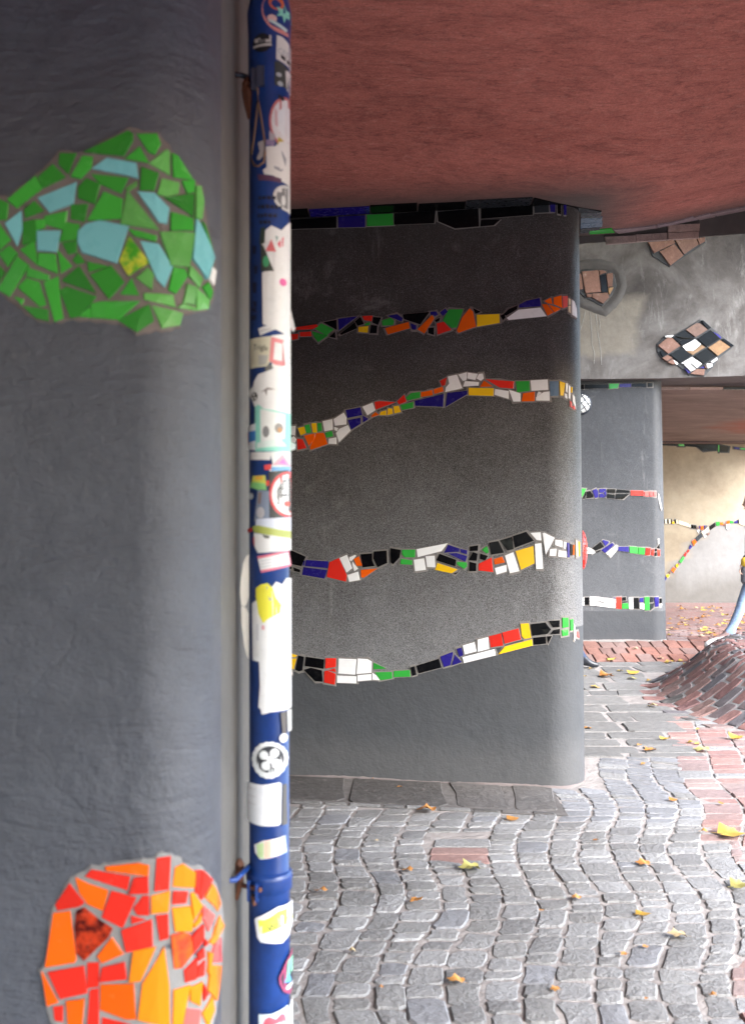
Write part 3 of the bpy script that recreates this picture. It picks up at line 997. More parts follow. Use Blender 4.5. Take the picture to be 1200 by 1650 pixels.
# ================================================================ BIG MOSAIC PILLAR (middle)
midprof = Prof(round_rect(mid_corners, [.2, .19, .2, .2], 12, .12), MIDTOP, .010)
L1 = (460, 460, 5.0); R1 = (690, 460, 4.8); L2 = (460, 840, 5.0); R2 = (690, 840, 4.8)
pil = empty('mosaic_pillar')
tag(pil, 'big dark grey plastered pillar with four wavy mosaic bands in the middle', 'pillar')
# boundary between smooth plinth and speckled plaster follows the lowest band
bpx = [(300, 1080), (470, 1082), (540, 1090), (600, 1086), (650, 1084), (700, 1070), (750, 1050), (800, 1036), (850, 1022), (900, 1012), (925, 1010)]
buz = sorted(midprof.hit(*q) for q in bpx)
bu = [a for a, b in buz]; bz = [b for a, b in buz]
levels = [-.1, 0.0, .15, .3, None, 1.15, 1.25, 1.4, 1.6, 1.9, 2.2, 2.5, 2.8, 3.1, MIDTOP + .02]
def zf(u, i):
    if levels[i] is None: return float(np.interp(u, bu, bz))
    return levels[i]
shaft('shaft', midprof, levels, [M['plaster_mid'], M['plaster_plinth']], lambda i, u: 1 if i < 4 else 0, pil, zf)

mosaic(pil, midprof, [(L1, '''r 40,345 250,315 265,330 215,355 40,362; r 40,395 105,390 100,430 55,440; r 118,378 205,372 210,410 118,412
g 290,305 390,355 330,405 240,350; g 215,370 265,385 345,405 265,458 235,420; k 305,298 412,278 415,360; n 425,270 580,250 430,365
k 440,390 560,300 578,345 450,400; k 355,415 400,375 405,425; k 562,290 605,255 632,310 580,325; r 618,248 702,245 695,290 635,280
g 640,310 680,295 682,320 640,325; y 588,335 668,328 662,382 588,375; k 705,255 770,260 745,320 700,300; k 690,320 740,325 735,385 680,385
g 775,285 845,262 875,285 870,318 782,325; n 820,245 900,232 945,265 935,292; k 945,235 1158,215 1085,315 955,272
O 802,345 992,295 1000,345 825,395; n 1005,305 1055,322 1050,358 1020,355; O 1180,240 1198,265 1118,388 1062,355
n 1165,215 1200,210 1200,235 1170,240; k 1150,345 1195,340 1195,400 1150,385
n -20,350 30,345 30,370 -20,380; k -120,340 -30,345 -30,390 -110,400; g -30,390 30,395 30,440 -30,440; r -220,330 -130,335 -125,400 -215,390'''),
 (R1, '''n 90,210 130,180 150,205 110,238; n 20,215 60,200 75,225 50,240; g 110,270 160,185 270,185 220,325 180,330 145,300
k 50,270 90,250 85,275 60,285; r 65,295 120,282 178,345 72,380; O 320,178 345,205 368,318 232,368 220,350 260,250
k 345,175 405,205 362,222; y 375,228 548,222 550,290 375,320; k 555,235 590,220 595,250 575,270; k 582,222 620,185 690,155 685,185 600,235
n 700,150 760,120 860,98 870,162 700,172; w 605,252 695,188 865,172 912,238 620,268; O 895,122 945,95 955,145 920,140
O 965,95 1022,78 1028,175 965,145; O 878,148 915,145 965,210 920,235; O 930,150 1020,182 970,210; p 1032,85 1070,82 1068,165 1035,178
c 1074,100 1090,105 1092,150 1076,150; c 1076,157 1092,157 1092,215 1078,200; w 1100,110 1120,125 1137,180 1140,250 1102,225''')],
 'grout_brown', label='topmost wavy mosaic band of orange, navy, green and yellow shards')

mosaic(pil, midprof, [(L1, '''w 45,1135 82,1132 78,1210 42,1200; w 50,1225 70,1215 90,1240 78,1268 45,1255; y 102,1150 152,1137 165,1190 125,1208
g 155,1128 195,1118 210,1185 172,1190; y 210,1112 250,1108 255,1187 222,1185; g 258,1110 290,1108 295,1170 262,1180
O 152,1210 238,1192 235,1240 190,1292; O 250,1190 310,1187 340,1278 205,1325 198,1305; r 95,1235 140,1240 170,1310 100,1325
w 300,1095 378,1078 382,1162 315,1175; w 388,1078 470,1025 492,1065 490,1120 400,1130; w 392,1140 425,1150 415,1175 395,1165
w 408,1190 435,1155 505,1125 525,1170 432,1262; g 320,1188 375,1172 385,1215 330,1228; w 350,1235 410,1225 410,1277 348,1275
n 485,1005 605,982 618,1045 500,1068; n 502,1085 605,1065 605,1115 530,1162; n 622,1048 672,1075 625,1105; w 620,978 702,945 725,1005 660,1045
r 718,940 760,932 888,940 728,1000; O 692,1050 725,1020 755,1042 695,1063; y 765,1018 812,1005 812,1045 758,1045
y 825,990 860,992 865,1035 820,1045; y 870,975 912,968 930,1020 878,1032; r 900,935 955,880 975,935 915,960
g 970,905 1010,868 1085,858 1085,905 985,928; g 925,965 1030,938 1030,985 940,1005; O 1090,860 1175,845 1185,885 1092,900
n 1040,930 1276,874 1270,979 1045,970; r -20,1160 35,1150 30,1210 -15,1215; w -60,1240 40,1230 40,1290 -50,1300; g -130,1180 -30,1170 -30,1220 -120,1240; k -230,1200 -140,1190 -135,1290 -220,1290'''),
 (R1, '''O 0,815 30,808 35,850 0,852; O 42,805 110,782 118,820 45,840; r 88,740 142,712 130,772 105,778
w 150,705 220,690 262,795 130,825 135,790 160,760; w 230,690 298,672 298,715 290,735 265,738; w 305,675 380,685 362,732 302,720
w 372,720 390,685 420,682 428,720 405,738; w 282,740 390,748 385,775 268,782; O 430,735 498,782 398,785; r 440,725 560,735 662,742 655,798 550,790
n 145,830 300,815 300,842 132,940; y 312,792 505,795 502,855 312,850; g 675,742 780,740 782,815 685,828; w 788,735 920,728 925,808 795,815
w 515,802 620,818 620,878 510,845; w 622,808 710,835 712,898 655,898; O 730,835 822,822 820,895 720,898; w 838,840 850,820 875,832 835,860
w 830,865 890,825 935,820 935,892 830,890; b 934,742 1003,740 1000,855 940,855; y 1008,740 1050,755 1038,855 1015,850
w 1058,755 1072,760 1068,830 1055,820; w 1048,835 1065,840 1068,878 1050,865; w 1078,770 1092,780 1090,880 1077,870
y 1096,785 1106,790 1106,830 1096,830; w 1106,840 1122,860 1132,960 1108,900; p 1085,890 1100,900 1105,950 1088,935; r 1108,930 1122,930 1130,962 1112,955''')],
 'grout_grey', label='second wavy mosaic band from the top with white and navy shards')

mosaic(pil, midprof, [(L2, '''k -60,190 30,225 165,285 130,362 30,340; k 30,352 55,375 45,385 30,380; k 65,370 120,390 118,412 70,400; n 168,310 348,322 342,378 160,360
n 145,368 338,392 315,462 135,430; n 150,320 160,312 150,356 140,355; r 355,330 432,295 495,435 488,485 335,448; w 435,295 495,270 538,378 492,412
w 515,290 560,270 570,278 530,322 515,312; w 540,325 585,382 555,402 538,345; O 550,305 592,282 620,358 575,360; w 498,432 585,405 600,472 515,487
k 605,265 698,258 700,315 718,360 622,372; O 608,390 740,380 630,455 610,450; k 712,242 815,235 820,335 742,370 708,300
k 845,215 928,230 920,290 868,345 848,330; g 938,228 1045,228 1042,290 960,290 938,265; g 930,300 1022,315 1020,350 925,345
w 1055,225 1306,177 1255,240 1065,288; w 1032,310 1115,298 1130,390 1042,402; w 1128,282 1200,277 1206,370 1140,368
w -160,170 -70,190 -60,260 -150,240; r -260,160 -170,170 -165,250 -255,250'''),
 (R2, '''n 152,180 240,210 240,235 150,240 120,245; n 245,210 300,225 298,255 250,240; n 150,248 220,245 300,270 285,312; k 85,250 215,298 208,348 60,302
g 222,312 298,318 298,350 275,368 222,335; y 70,322 225,372 180,402 52,375; k 190,405 235,390 210,410; k 320,195 385,185 382,228 318,230
k 345,238 380,250 372,305 310,300; k 318,312 370,325 370,385 315,385; g 412,220 452,190 468,240 450,250; k 402,248 460,268 440,302 398,290
r 388,328 488,280 500,392 388,380; k 470,165 540,152 585,242 485,258; k 550,148 645,120 658,215 610,225; k 652,115 755,80 815,150 668,205
O 505,292 570,272 592,318 512,335; w 512,362 605,335 605,388 525,412; w 590,265 655,238 702,385 628,402
y 672,230 810,190 818,325 715,375; w 788,90 865,85 872,148 835,145; w 822,175 872,168 885,368 832,368; w 880,92 895,88 972,128 905,258
w 978,142 1032,152 1030,200 975,182; w 938,215 985,212 982,268 932,265; w 1000,225 1062,235 1062,278 998,272; w 1040,158 1060,162 1055,215 1038,205
n 1066,165 1084,168 1084,278 1068,278; k 1092,175 1106,180 1104,265 1092,262; O 1112,182 1122,182 1120,260 1110,258; c 1132,150 1146,152 1150,272 1134,268; y 1154,155 1162,160 1162,270 1155,270''')],
 'grout_grey', label='third wavy mosaic band from the top with large black and white shards')

mosaic(pil, midprof, [(L2, '''y -10,1045 98,1080 80,1095 -10,1088; y -10,1108 90,1105 68,1190 -10,1170; k 105,1080 150,1090 138,1200 110,1208 80,1195
k 165,1090 312,1112 308,1188 158,1165; k 148,1195 205,1178 295,1200 302,1292 240,1288; r 325,1102 408,1102 405,1172 322,1185
r 345,1198 400,1182 408,1215; r 315,1208 335,1200 405,1228 398,1315 312,1298; w 430,1105 572,1110 562,1235 425,1225
w 582,1105 660,1110 695,1130 692,1220 572,1230; w 415,1242 572,1248 570,1305 415,1300; w 580,1240 690,1230 692,1278 580,1288
w 700,1220 730,1240 760,1280 700,1275; g 710,1138 815,1185 708,1192; g 720,1215 858,1212 860,1265 765,1280; g 872,1205 1000,1198 1005,1250 872,1255
k 1010,1175 1038,1165 1055,1235 1020,1245; k 1055,1162 1235,1106 1257,1177 1072,1225; k -120,1030 -20,1045 -20,1170 -110,1150; w -240,1020 -130,1030 -120,1140 -230,1130'''),
 (R2, '''n 92,1045 190,1008 190,1030 170,1112 120,1127; n 205,1030 260,1088 180,1115; n 218,985 255,975 270,1035 240,1048; w 265,960 355,935 372,1005 280,1028
w 380,915 462,895 468,985 380,1008; w 262,1050 510,988 520,1035 275,1095; r 468,888 562,865 578,960 482,975; r 570,860 695,828 715,912 590,945
y 712,792 775,788 795,902 740,908 720,885; y 540,1028 590,968 800,912 805,960; k 790,795 905,782 945,835 920,870 800,885; k 930,770 1012,765 1010,818 960,820
k 940,872 965,840 1012,830 1010,870; k 808,900 905,890 910,945 812,955; k 915,890 952,885 925,945; g 1030,745 1075,745 1078,815 1032,825
g 1025,840 1075,835 1075,880 1030,888; g 1090,760 1112,755 1112,840 1092,845; w 1118,790 1132,860 1127,920 1118,910; p 1138,850 1152,850 1157,900 1140,890''')],
 'grout_grey', label='lowest wavy mosaic band with red, yellow and white shards above the plinth')

TB = (460, 280, 2.4)
mosaic(pil, midprof, [(TB, '''k -200,195 15,182 15,214 -200,225; k 20,180 198,168 198,210 20,215; n 205,168 308,162 308,207 205,209; g 315,160 415,155 418,200 315,204; k 420,155 580,145 575,192 420,198
k 588,148 745,135 748,205 655,212 590,185; k 755,135 955,118 955,160 755,175; k 755,180 830,178 805,200 752,205; d 960,120 1015,112 1018,150 962,153
n 1020,112 1042,112 1040,150 1022,148; k 1048,112 1062,115 1062,158 1050,155; n 1072,118 1082,120 1082,160 1074,160''')],
 'grout_grey', 'top_tile_course', grow=.006, label='course of black, navy and green tiles under the ceiling')
# ring of tiles on the soffit around the head of the pillar
u = midprof.hit(330, 345)[0]; uend = midprof.hit(931, 330)[0] + .5
cols = ['black', 'black', 'navy', 'black', 'black', 'dark', 'black', 'black', 'black', 'black']
i = 0; nr = 0
while u < uend:
    L = rnd.uniform(.28, .40) if u < midprof.hit(880, 340)[0] else .12
    b = []
    w0 = .135 + rnd.uniform(-.012, .012)
    for (uu, oo) in ((u + .004, .012), (u + .004 + .02, w0), (u + L - .004 + .02, w0), (u + L - .004, .012)):
        p = midprof.at(uu, MIDTOP, oo)[0]; p.z = ceil_z(p.x, p.y) - .001; b.append(p)
    V, Fc = tile_mesh(b, [Vector((0, 0, -1))] * 4, .008)
    nr = nr + 1 if L < .2 else 0
    mk = cols[i % len(cols)] if L > .2 else ['green', 'dark', 'bluegrey', 'bluegrey', 'dark', 'bluegrey'][nr % 6]
    fix_normals(mesh_obj('soffit_tile', V, Fc, M[mk], pil))
    u += L; i += 1

# red mosaic boss bulging from the right flank of the pillar
ub, zb = midprof.hit(936, 888); ub += .17
mbz = MB(); rings = 7; seg = 16; V = []; Fc = []
for r_ in range(rings + 1):
    ph = (math.pi / 2) * r_ / rings
    for k in range(seg):
        a = 2 * math.pi * k / seg
        V.append(midprof.at(ub + .13 * math.cos(ph) * math.cos(a), zb + .115 * math.cos(ph) * math.sin(a), -.002 + .027 * math.sin(ph))[0])
for r_ in range(rings):
    for k in range(seg):
        Fc.append((r_ * seg + k, r_ * seg + (k + 1) % seg, (r_ + 1) * seg + (k + 1) % seg, (r_ + 1) * seg + k))
boss = mesh_obj('mosaic_boss', V, Fc, M['grout_grey'], pil, True)
boss['label'] = 'domed red mosaic boss on the right flank'
for r_ in range(5):
    ph0, ph1 = (math.pi / 2) * r_ / 5, (math.pi / 2) * (r_ + 1) / 5
    n = (12, 11, 9, 6, 3)[r_]
    for k in range(n):
        b = []; nn = []
        for ph, kk in ((ph0 + .03, k + .05), (ph0 + .03, k + .95), (ph1 - .03, k + .95), (ph1 - .03, k + .05)):
            a = 2 * math.pi * kk / n
            p, nr = midprof.at(ub + .13 * math.cos(ph) * math.cos(a), zb + .115 * math.cos(ph) * math.sin(a), .027 * math.sin(ph))
            q0 = midprof.at(ub, zb, -.05)[0]
            b.append(p); nn.append((p - q0).normalized())
        V, Fc = tile_mesh(b, nn, .006)
        fix_normals(mesh_obj('tile', V, Fc, M[rnd.choice(['red', 'red', 'red', 'pinkred', 'pinkred'] if r_ < 2 else ['red', 'pinkred'])], boss))

# ================================================================ NEAR PILLAR (left)
NX, NY = -.33, 2.15
nearprof = Prof(round_rect([(-1.9, NY), (NX, NY), (NX, 3.9), (-1.9, 3.9)], [.14, .14, .14, .14], 14, .08), 3.8)
npil = empty('plastered_pillar')
tag(npil, 'near grey-blue rendered pillar with round corner at the left edge', 'pillar')
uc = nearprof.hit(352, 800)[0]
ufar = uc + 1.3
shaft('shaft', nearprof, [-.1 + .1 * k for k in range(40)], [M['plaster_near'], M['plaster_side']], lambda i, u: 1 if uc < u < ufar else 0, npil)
GC = (0, 200, 1200 / 360)
mosaic(npil, nearprof, [(GC, '''G 460,155 690,45 715,60 715,95 670,172; G 740,60 840,60 858,110 830,165 800,150; G 680,190 752,130 798,212; G 330,165 412,165 372,270 325,220
G 390,285 450,180 500,185 490,240 440,295; t 505,245 585,190 730,215 742,295 690,280 620,265; L 805,215 890,145 905,155 908,275; G 920,165 950,180 1030,305 930,285
G 215,290 290,225 355,290 240,345; G 50,410 195,285 230,350 100,452; t 212,400 412,320 395,430 275,475; G 430,345 470,300 540,330 515,432 430,400
G 500,275 690,295 650,375 545,325; G 765,240 848,270 828,355 758,355; L 870,300 955,320 950,375 895,388 848,380; G 975,310 1035,310 1030,365 1000,372
L 680,350 735,315 735,335 700,360; G 565,372 660,410 650,510 480,520; L 690,365 850,570 655,540; t 745,370 830,380 900,455 890,535 850,525
G 885,400 1028,380 1025,498; L 1045,340 1068,340 1080,420 1070,508 1042,505; G 920,480 1025,510 1028,572 918,572; G -40,390 50,435 40,515 -40,515
G 140,465 190,420 240,470 145,505; G 390,440 475,437 455,525 388,510; G 250,500 365,475 350,572 248,540; t 40,540 120,475 122,570 100,655
G 135,535 188,522 198,575 198,630 130,650; G 197,522 240,520 245,560 207,570; t 208,580 328,580 308,687 210,680; G 360,535 430,545 415,622 330,632
G 345,645 415,636 412,690 375,700; t 430,580 470,545 540,525 690,555 630,748 450,690 428,640; G 695,565 838,605 832,632 730,605; L 860,585 1038,590 1005,765 915,760
t 1048,515 1068,540 1135,715 1098,830 1030,720; G 1078,530 1092,550 1132,690 1112,640; s 700,610 798,745 695,815 650,740; t 760,635 850,650 918,768 880,875 840,830
G -40,522 0,540 60,625 0,680 -40,690; G 5,700 60,660 98,700 50,765; G 120,680 190,635 208,760; G 215,700 300,705 315,805 215,760; G 315,680 390,765 335,800
G 400,735 425,700 460,745 420,752; G 480,745 585,768 485,795; L 740,830 795,780 820,810 815,890; G 905,890 930,775 985,785 998,820 940,910
L 1015,765 1078,830 1060,880 1010,815; w 1130,770 1148,790 1135,860 1115,830; G 0,890 100,720 160,765 60,925; G -40,770 0,765 30,800 0,850 -40,850
G 160,775 268,815 265,845 155,825; G 105,880 150,835 215,855 252,970 220,980; G 245,860 320,825 325,950 345,1040 300,1060; G 345,840 430,770 520,910 350,850
G 495,815 600,768 668,850 590,940; G 655,915 710,835 745,920; G 330,900 365,880 518,930 440,1030 385,1040; G 500,970 550,960 750,955 640,1050 500,1040
G 440,1035 490,985 492,1040; G 640,1055 800,975 822,1060 740,1115; L 780,912 920,920 935,985 780,945; L 820,980 970,1020 955,1080 870,1095
L 980,960 1000,865 1045,880 1035,970; L 950,990 980,968 1040,990 1040,1004; L 1050,890 1110,945 1105,990 1048,1000; G 1080,880 1110,855 1130,900 1118,940
G 85,930 130,945 120,970; G 130,980 260,1000 262,1058 200,1040; G -130,420 -50,400 -50,510 -120,500; G -130,515 -50,520 -50,680 -110,660; G -110,680 -10,705 -50,765 -90,750; G -90,770 -50,780 -10,870 -60,850''')],
 'grout_brown', 'mosaic_patch', (GC, '325,150 400,150 450,150 690,30 850,50 920,140 1040,300 1085,340 1105,520 1152,740 1152,860 1135,960 1090,1010 980,1025 960,1095 870,1110 740,1130 640,1070 480,1055 360,1055 270,1070 190,1050 100,980 0,910 -80,880 -140,700 -140,420 -40,370 50,400 200,270'),
 th=.0065, label='green and turquoise mosaic patch at upper left', gth=.004, tgrow=.0022)
OC = (60, 1360, 3.75)
mosaic(npil, nearprof, [(OC, '''O 420,130 610,110 672,125 668,185 425,155; r 300,190 335,150 562,190 545,272; r 590,200 668,192 672,290 560,295; r 722,85 802,72 790,265 710,275
a 830,140 875,118 945,170 940,258 818,250; r 945,160 978,158 965,300 945,285; r 990,160 1042,215 980,330 970,310; a 1040,240 1092,360 1075,405 1005,325
O 240,200 320,240 430,275 400,395 310,355 265,290; r 200,235 288,350 255,372 130,395 118,360; r 455,280 600,320 520,500 398,435; r 590,380 640,310 675,312 675,422 610,420
a 692,310 795,280 785,400 692,412; r 820,282 898,285 888,350 815,355; a 918,300 935,290 985,370 935,450; a 812,382 915,375 930,450 925,520 830,520
r 575,430 655,450 578,475; D 245,400 290,380 380,455 458,505 430,560 290,695 245,650 235,500; O 105,415 205,402 240,690 230,705 58,732; r 518,515 690,452 695,610 545,645
r 718,430 785,422 790,560 740,575; O 455,560 525,655 400,710 370,670; u 808,545 875,530 915,545 935,650 870,740 825,745; p 985,375 1000,375 1010,430 990,430
p 1015,395 1050,430 1020,520 995,450; a 940,480 980,415 975,470 945,500; r 990,485 990,570 935,650 928,560; a 1085,435 1110,495 1050,605 1030,590
r 1005,575 1018,600 1005,612; p 1070,580 1095,565 1095,712 1045,710 1050,640; a 585,640 715,618 630,815 562,825; a 765,620 790,850 795,1085 615,1050 640,840
r 995,630 998,680 970,700 965,660; r 885,760 955,690 950,810 890,828; r 965,740 1000,705 995,790 958,800; a 1020,650 1042,660 1030,790 1018,770
a 1040,732 1095,738 1065,940 1020,880; r 75,768 285,730 305,890 148,925; r 310,715 378,712 375,850 308,862; r 400,740 530,708 542,808 385,825
O 35,765 130,945 68,968; O 390,845 585,840 598,1048 540,1050 388,995; r 325,880 375,868 378,1085 310,1085; r 105,980 160,972 160,1065 115,1055
O 182,945 290,930 275,1090 195,1090; r 400,1042 570,1085 570,1150 400,1150; a 820,880 915,850 885,1000 870,1085 815,1085; a 915,860 985,832 970,970 918,940
r 992,845 1018,900 995,940; p 890,990 972,1000 960,1120 870,1120; a 1040,920 1052,1000 1020,1100 985,1020; r 120,1100 280,1110 270,1200 150,1180
O 300,1110 380,1110 380,1220 290,1210; a 590,1100 790,1110 760,1230 600,1230; r 400,1170 570,1170 570,1260 410,1240; O 810,1140 950,1140 920,1230 800,1230''')],
 'grout_pale', 'mosaic_patch', (OC, '190,215 240,185 330,135 430,115 610,95 700,90 730,50 810,55 880,105 990,140 1055,210 1110,350 1125,490 1110,720 1085,940 1060,1080 1010,1200 900,1260 600,1285 350,1270 150,1200 60,1000 20,760 45,720 90,410 105,350'),
 th=.0065, label='red and orange mosaic patch near the foot', gth=.004, tgrow=.0016)

# ================================================================ DOWNPIPE WITH STICKERS
PD = 2.65
PR = .0500
PCX = (434 - CX) / F * PD
def pz(py): return CAMZ - (py - CY) / F * PD
pipe = empty('downpipe')
tag(pipe, 'blue rain downpipe covered in peeling stickers beside the near pillar', 'downpipe')
mb = MB()
prof_ = [(PR, -.1), (PR, pz(1434)), (PR * 1.02, pz(1432)), (PR * 1.12, pz(1428)), (PR * 1.10, pz(1418)), (PR * 1.13, pz(1412)), (PR * 1.13, pz(1404)), (PR * 1.02, pz(1400)),
         (PR * .97, pz(1399)), (PR * .98, pz(160)), (PR * 1.02, pz(150)), (PR * 1.03, pz(60)), (PR * 1.08, pz(28)), (PR * 1.07, pz(22)), (PR * .9, pz(-5)), (PR * .9, 3.9)]
mb.lathe(prof_, (PCX, PD, 0), 40)
mb.build('pipe', M['pipe_blue'], pipe, True)

PZ = [z for r, z in prof_]; PRR = [r for r, z in prof_]
def cyl(px, py, o):
    """point on the pipe wall for a picture position (continues round the edge)"""
    s = (px - 434) / 32.6
    a = math.asin(max(-1, min(1, s)))
    if s > 1: a = math.pi / 2 + (s - 1)
    if s < -1: a = -math.pi / 2 + (s + 1)
    r = float(np.interp(CAMZ - (py - CY) / F * PD, PZ, PRR)) + o
    return Vector((PCX + r * math.sin(a), PD - r * math.cos(a), CAMZ - (py - CY) / F * PD))

def clip_x(poly, x, keep_less):
    out = []
    for i in range(len(poly)):
        a, b = poly[i], poly[(i + 1) % len(poly)]
        ia = (a[0] <= x) if keep_less else (a[0] >= x); ib = (b[0] <= x) if keep_less else (b[0] >= x)
        if ia: out.append(a)
        if ia != ib:
            t = (x - a[0]) / (b[0] - a[0]); out.append((x, a[1] + t * (b[1] - a[1])))
    return out

SMAT = {}
def smat(c):
    if c not in SMAT:
        m = bpy.data.materials.new('sticker_print'); nt, b = nodes(m)
        n = noise(nt, 40, 5, .7)
        col = mix(nt, ramp(nt, n, [(.5, (0, 0, 0)), (.8, (.35, .35, .35))]), c, tuple(x * .6 + .04 for x in c))
        nt.links.new(col, b.inputs['Base Color']); b.inputs['Roughness'].default_value = .4
        bump(nt, b, n, .15, .002)
        SMAT[c] = m
    return SMAT[c]

lay_i = [0]
def decal(poly, c, parent, name='print', o=None):
    lay_i[0] += 1
    o = .0007 + lay_i[0] * .000035 if o is None else o
    poly = ccw_fix(poly)
    mb = MB(); x0 = min(p[0] for p in poly); x1 = max(p[0] for p in poly)
    x = math.floor(x0 / 4) * 4
    while x < x1:
        q = clip_x(clip_x(poly, x, False), x + 4, True) if len(poly) > 2 else []
        # clip can give degenerate rings
        r_ = []
        for p in q:
            if not r_ or abs(p[0] - r_[-1][0]) + abs(p[1] - r_[-1][1]) > 1e-4: r_.append(p)
        if len(r_) > 2 and abs(r_[0][0] - r_[-1][0]) + abs(r_[0][1] - r_[-1][1]) < 1e-4: r_.pop()
        if len(r_) > 2: mb.add([cyl(px, py, o) for px, py in r_], [tuple(range(len(r_)))])
        x += 4
    return mb.build(name, smat(c), parent)

def ell(cx, cy, rx, ry, n=28, sc_=0, ns=0):
    return [(cx + rx * (1 + sc_ * math.cos(ns * a)) * math.cos(a), cy + ry * (1 + sc_ * math.cos(ns * a)) * math.sin(a)) for a in [2 * math.pi * k / n for k in range(n)]]
def rct(x0, y0, x1, y1): return [(x0, y0), (x1, y0), (x1, y1), (x0, y1)]

def text_on_pipe(s, px, py, h, c, parent, rot=0, squash=1.0, bold=.0):
    cu = bpy.data.curves.new('t', 'FONT'); cu.body = s; cu.size = 1.0; cu.offset = bold
    to = bpy.data.objects.new('t', cu); COL.objects.link(to)
    dg = bpy.context.evaluated_depsgraph_get()
    me = bpy.data.meshes.new_from_object(to.evaluated_get(dg))
    COL.objects.unlink(to); bpy.data.objects.remove(to)
    lay_i[0] += 1; o = .0012 + lay_i[0] * .000035
    k = h / .7; cr, sr = math.cos(R(rot)), math.sin(R(rot))
    V = []
    for v in me.vertices:
        x, y = v.co.x * k * squash, v.co.y * k
        V.append(cyl(px + x * cr - y * sr, py - (x * sr + y * cr), o))
    return mesh_obj('lettering', V, [tuple(p.vertices) for p in me.polygons], smat(c), parent)

WHT, BLK, GRY = (.80, .80, .82), (.015, .015, .018), (.35, .35, .38)
def st(poly, c, label=None):
    s = decal(poly, c, pipe, 'sticker')
    if label: s['label'] = label
    return s
# (from the top of the pipe down)
s = st(ell(459, 31, 33, 36), (.70, .27, .24), 'round salmon sticker with green leaf')
decal(ell(447, 18, 11, 13), (.72, .16, .06), s); decal(ell(441, 45, 7, 6), (.78, .5, .45), s)
decal([(458 + (13 if k % 2 else 5) * math.cos(2 * math.pi * k / 12), 33 + (15 if k % 2 else 6) * math.sin(2 * math.pi * k / 12)) for k in range(12)], (.25, .62, .48), s)
decal([(437, 46), (463, 56), (461, 61), (436, 50)], (.55, .68, .66), s)
s = st(ell(426, 83, 15, 15), BLK, 'small black sticker with white lettering')
decal([(414, 76), (423, 75), (424, 78), (437, 78), (437, 71), (440, 72), (440, 83), (415, 82)], (.62, .57, .52), s); decal([(412, 86), (440, 84), (441, 88), (412, 90)], (.62, .57, .52), s)
s = st([(448, 70), (456, 71), (470, 80), (470, 116), (447, 108)], (.72, .67, .62)); text_on_pipe('CES', 448.5, 97, 8, GRY, s, -12, .8)
decal([(454, 99), (460, 102), (460, 108), (454, 105)], BLK, s); decal([(462, 103), (466, 105), (466, 111), (462, 109)], BLK, s)
s = st([(445, 112), (452, 111), (464, 118), (464, 150), (445, 150)], (.06, .065, .06)); decal(ell(451, 132, 4, 3.5), (.45, .46, .46), s); decal(ell(453, 146, 4, 4), (.42, .44, .44), s)
st([(460, 122), (468, 120), (471, 155), (462, 152)], (.72, .66, .62))
s = st(ell(467, 206, 30, 43), (.60, .18, .17), 'round white sticker with a red rim'); decal(ell(468, 206, 28, 39), (.78, .72, .70), s); decal(ell(470, 205, 22, 28), (.80, .78, .77), s)
decal([(445, 185), (449, 190), (450, 215), (446, 212)], (.68, .42, .42), s); decal([(450, 163), (460, 166), (458, 172), (452, 170)], BLK, s)
st([(437, 222), (446, 228), (446, 236), (437, 238)], (.45, .40, .42)); st([(451, 230), (460, 236), (456, 246), (449, 242)], (.55, .40, .05))
s = st([(432, 247), (446, 246), (452, 238), (470, 232), (470, 304), (455, 300), (444, 293), (429, 291), (427, 284), (433, 280)], (.76, .73, .70), 'torn white paper sticker')
decal([(444, 277), (458, 280), (455, 285), (445, 282)], GRY, s); decal([(455, 250), (462, 262), (461, 275), (456, 258)], (.3, .3, .32), s)
decal([(419, 240), (431, 236), (428, 262), (421, 268), (417, 265), (422, 254)], (.52, .47, .46), pipe, 'sticker')
decal([(432, 236), (446, 238), (444, 246), (432, 245)], (.30, .22, .36), pipe, 'sticker'); decal([(418, 290), (455, 296), (455, 303), (420, 300)], (.12, .05, .10), pipe, 'sticker')
s = st(ell(466, 325, 23, 21), (.62, .62, .62), 'grey ringed round sticker'); decal(ell(467, 325, 19, 17), (.20, .20, .21), s); decal(ell(458, 330, 3, 8), (.7, .7, .7), s); decal(ell(453, 314, 3, 4), (.7, .7, .7), s)
for (y, a, b) in ((328, 420, 442), (342, 419, 452), (356, 419, 447), (367, 422, 440)):
    x = a
    while x < b:
        w = rnd.uniform(3, 7); decal([(x, y - 2.5 + rnd.uniform(-1, 1)), (x + w, y - 3), (x + w, y + 3 + rnd.uniform(-1, 1)), (x, y + 2.5)], (.015, .018, .04), pipe, 'graffiti_mark'); x += w + 1.5
for (x, y, w, h) in ((410, 402, 7, 14), (413, 434, 6, 14), (410, 460, 8, 18), (411, 490, 7, 10), (409, 500, 8, 8), (408, 512, 9, 9)):
    decal([(x, y), (x + w, y + 1), (x + w - 1, y + h), (x + 1, y + h - 1)], (.010, .014, .05), pipe, 'graffiti_mark')
s = st([(431, 380), (440, 372), (455, 378), (470, 355), (470, 548), (455, 540), (427, 528), (426, 446), (444, 443), (430, 412), (424, 402), (430, 395)], WHT, 'long white paper sticker')
decal([(431, 413), (440, 394), (447, 413)], (.72, .16, .18), s); decal([(449, 400), (458, 387), (457, 403), (452, 406)], (.72, .12, .18), s)
decal([(424, 400), (428, 404), (444, 444), (424, 444)], (.05, .06, .05), s); decal(ell(432, 429, 5, 9), (.06, .35, .16), s); decal(ell(457, 460, 5, 6), (.80, .12, .38), s)
decal([(424, 376), (431, 374), (430, 400), (422, 402)], (.03, .05, .04), s); decal([(446, 388), (450, 389), (448, 398)], (.2, .35, .35), s)
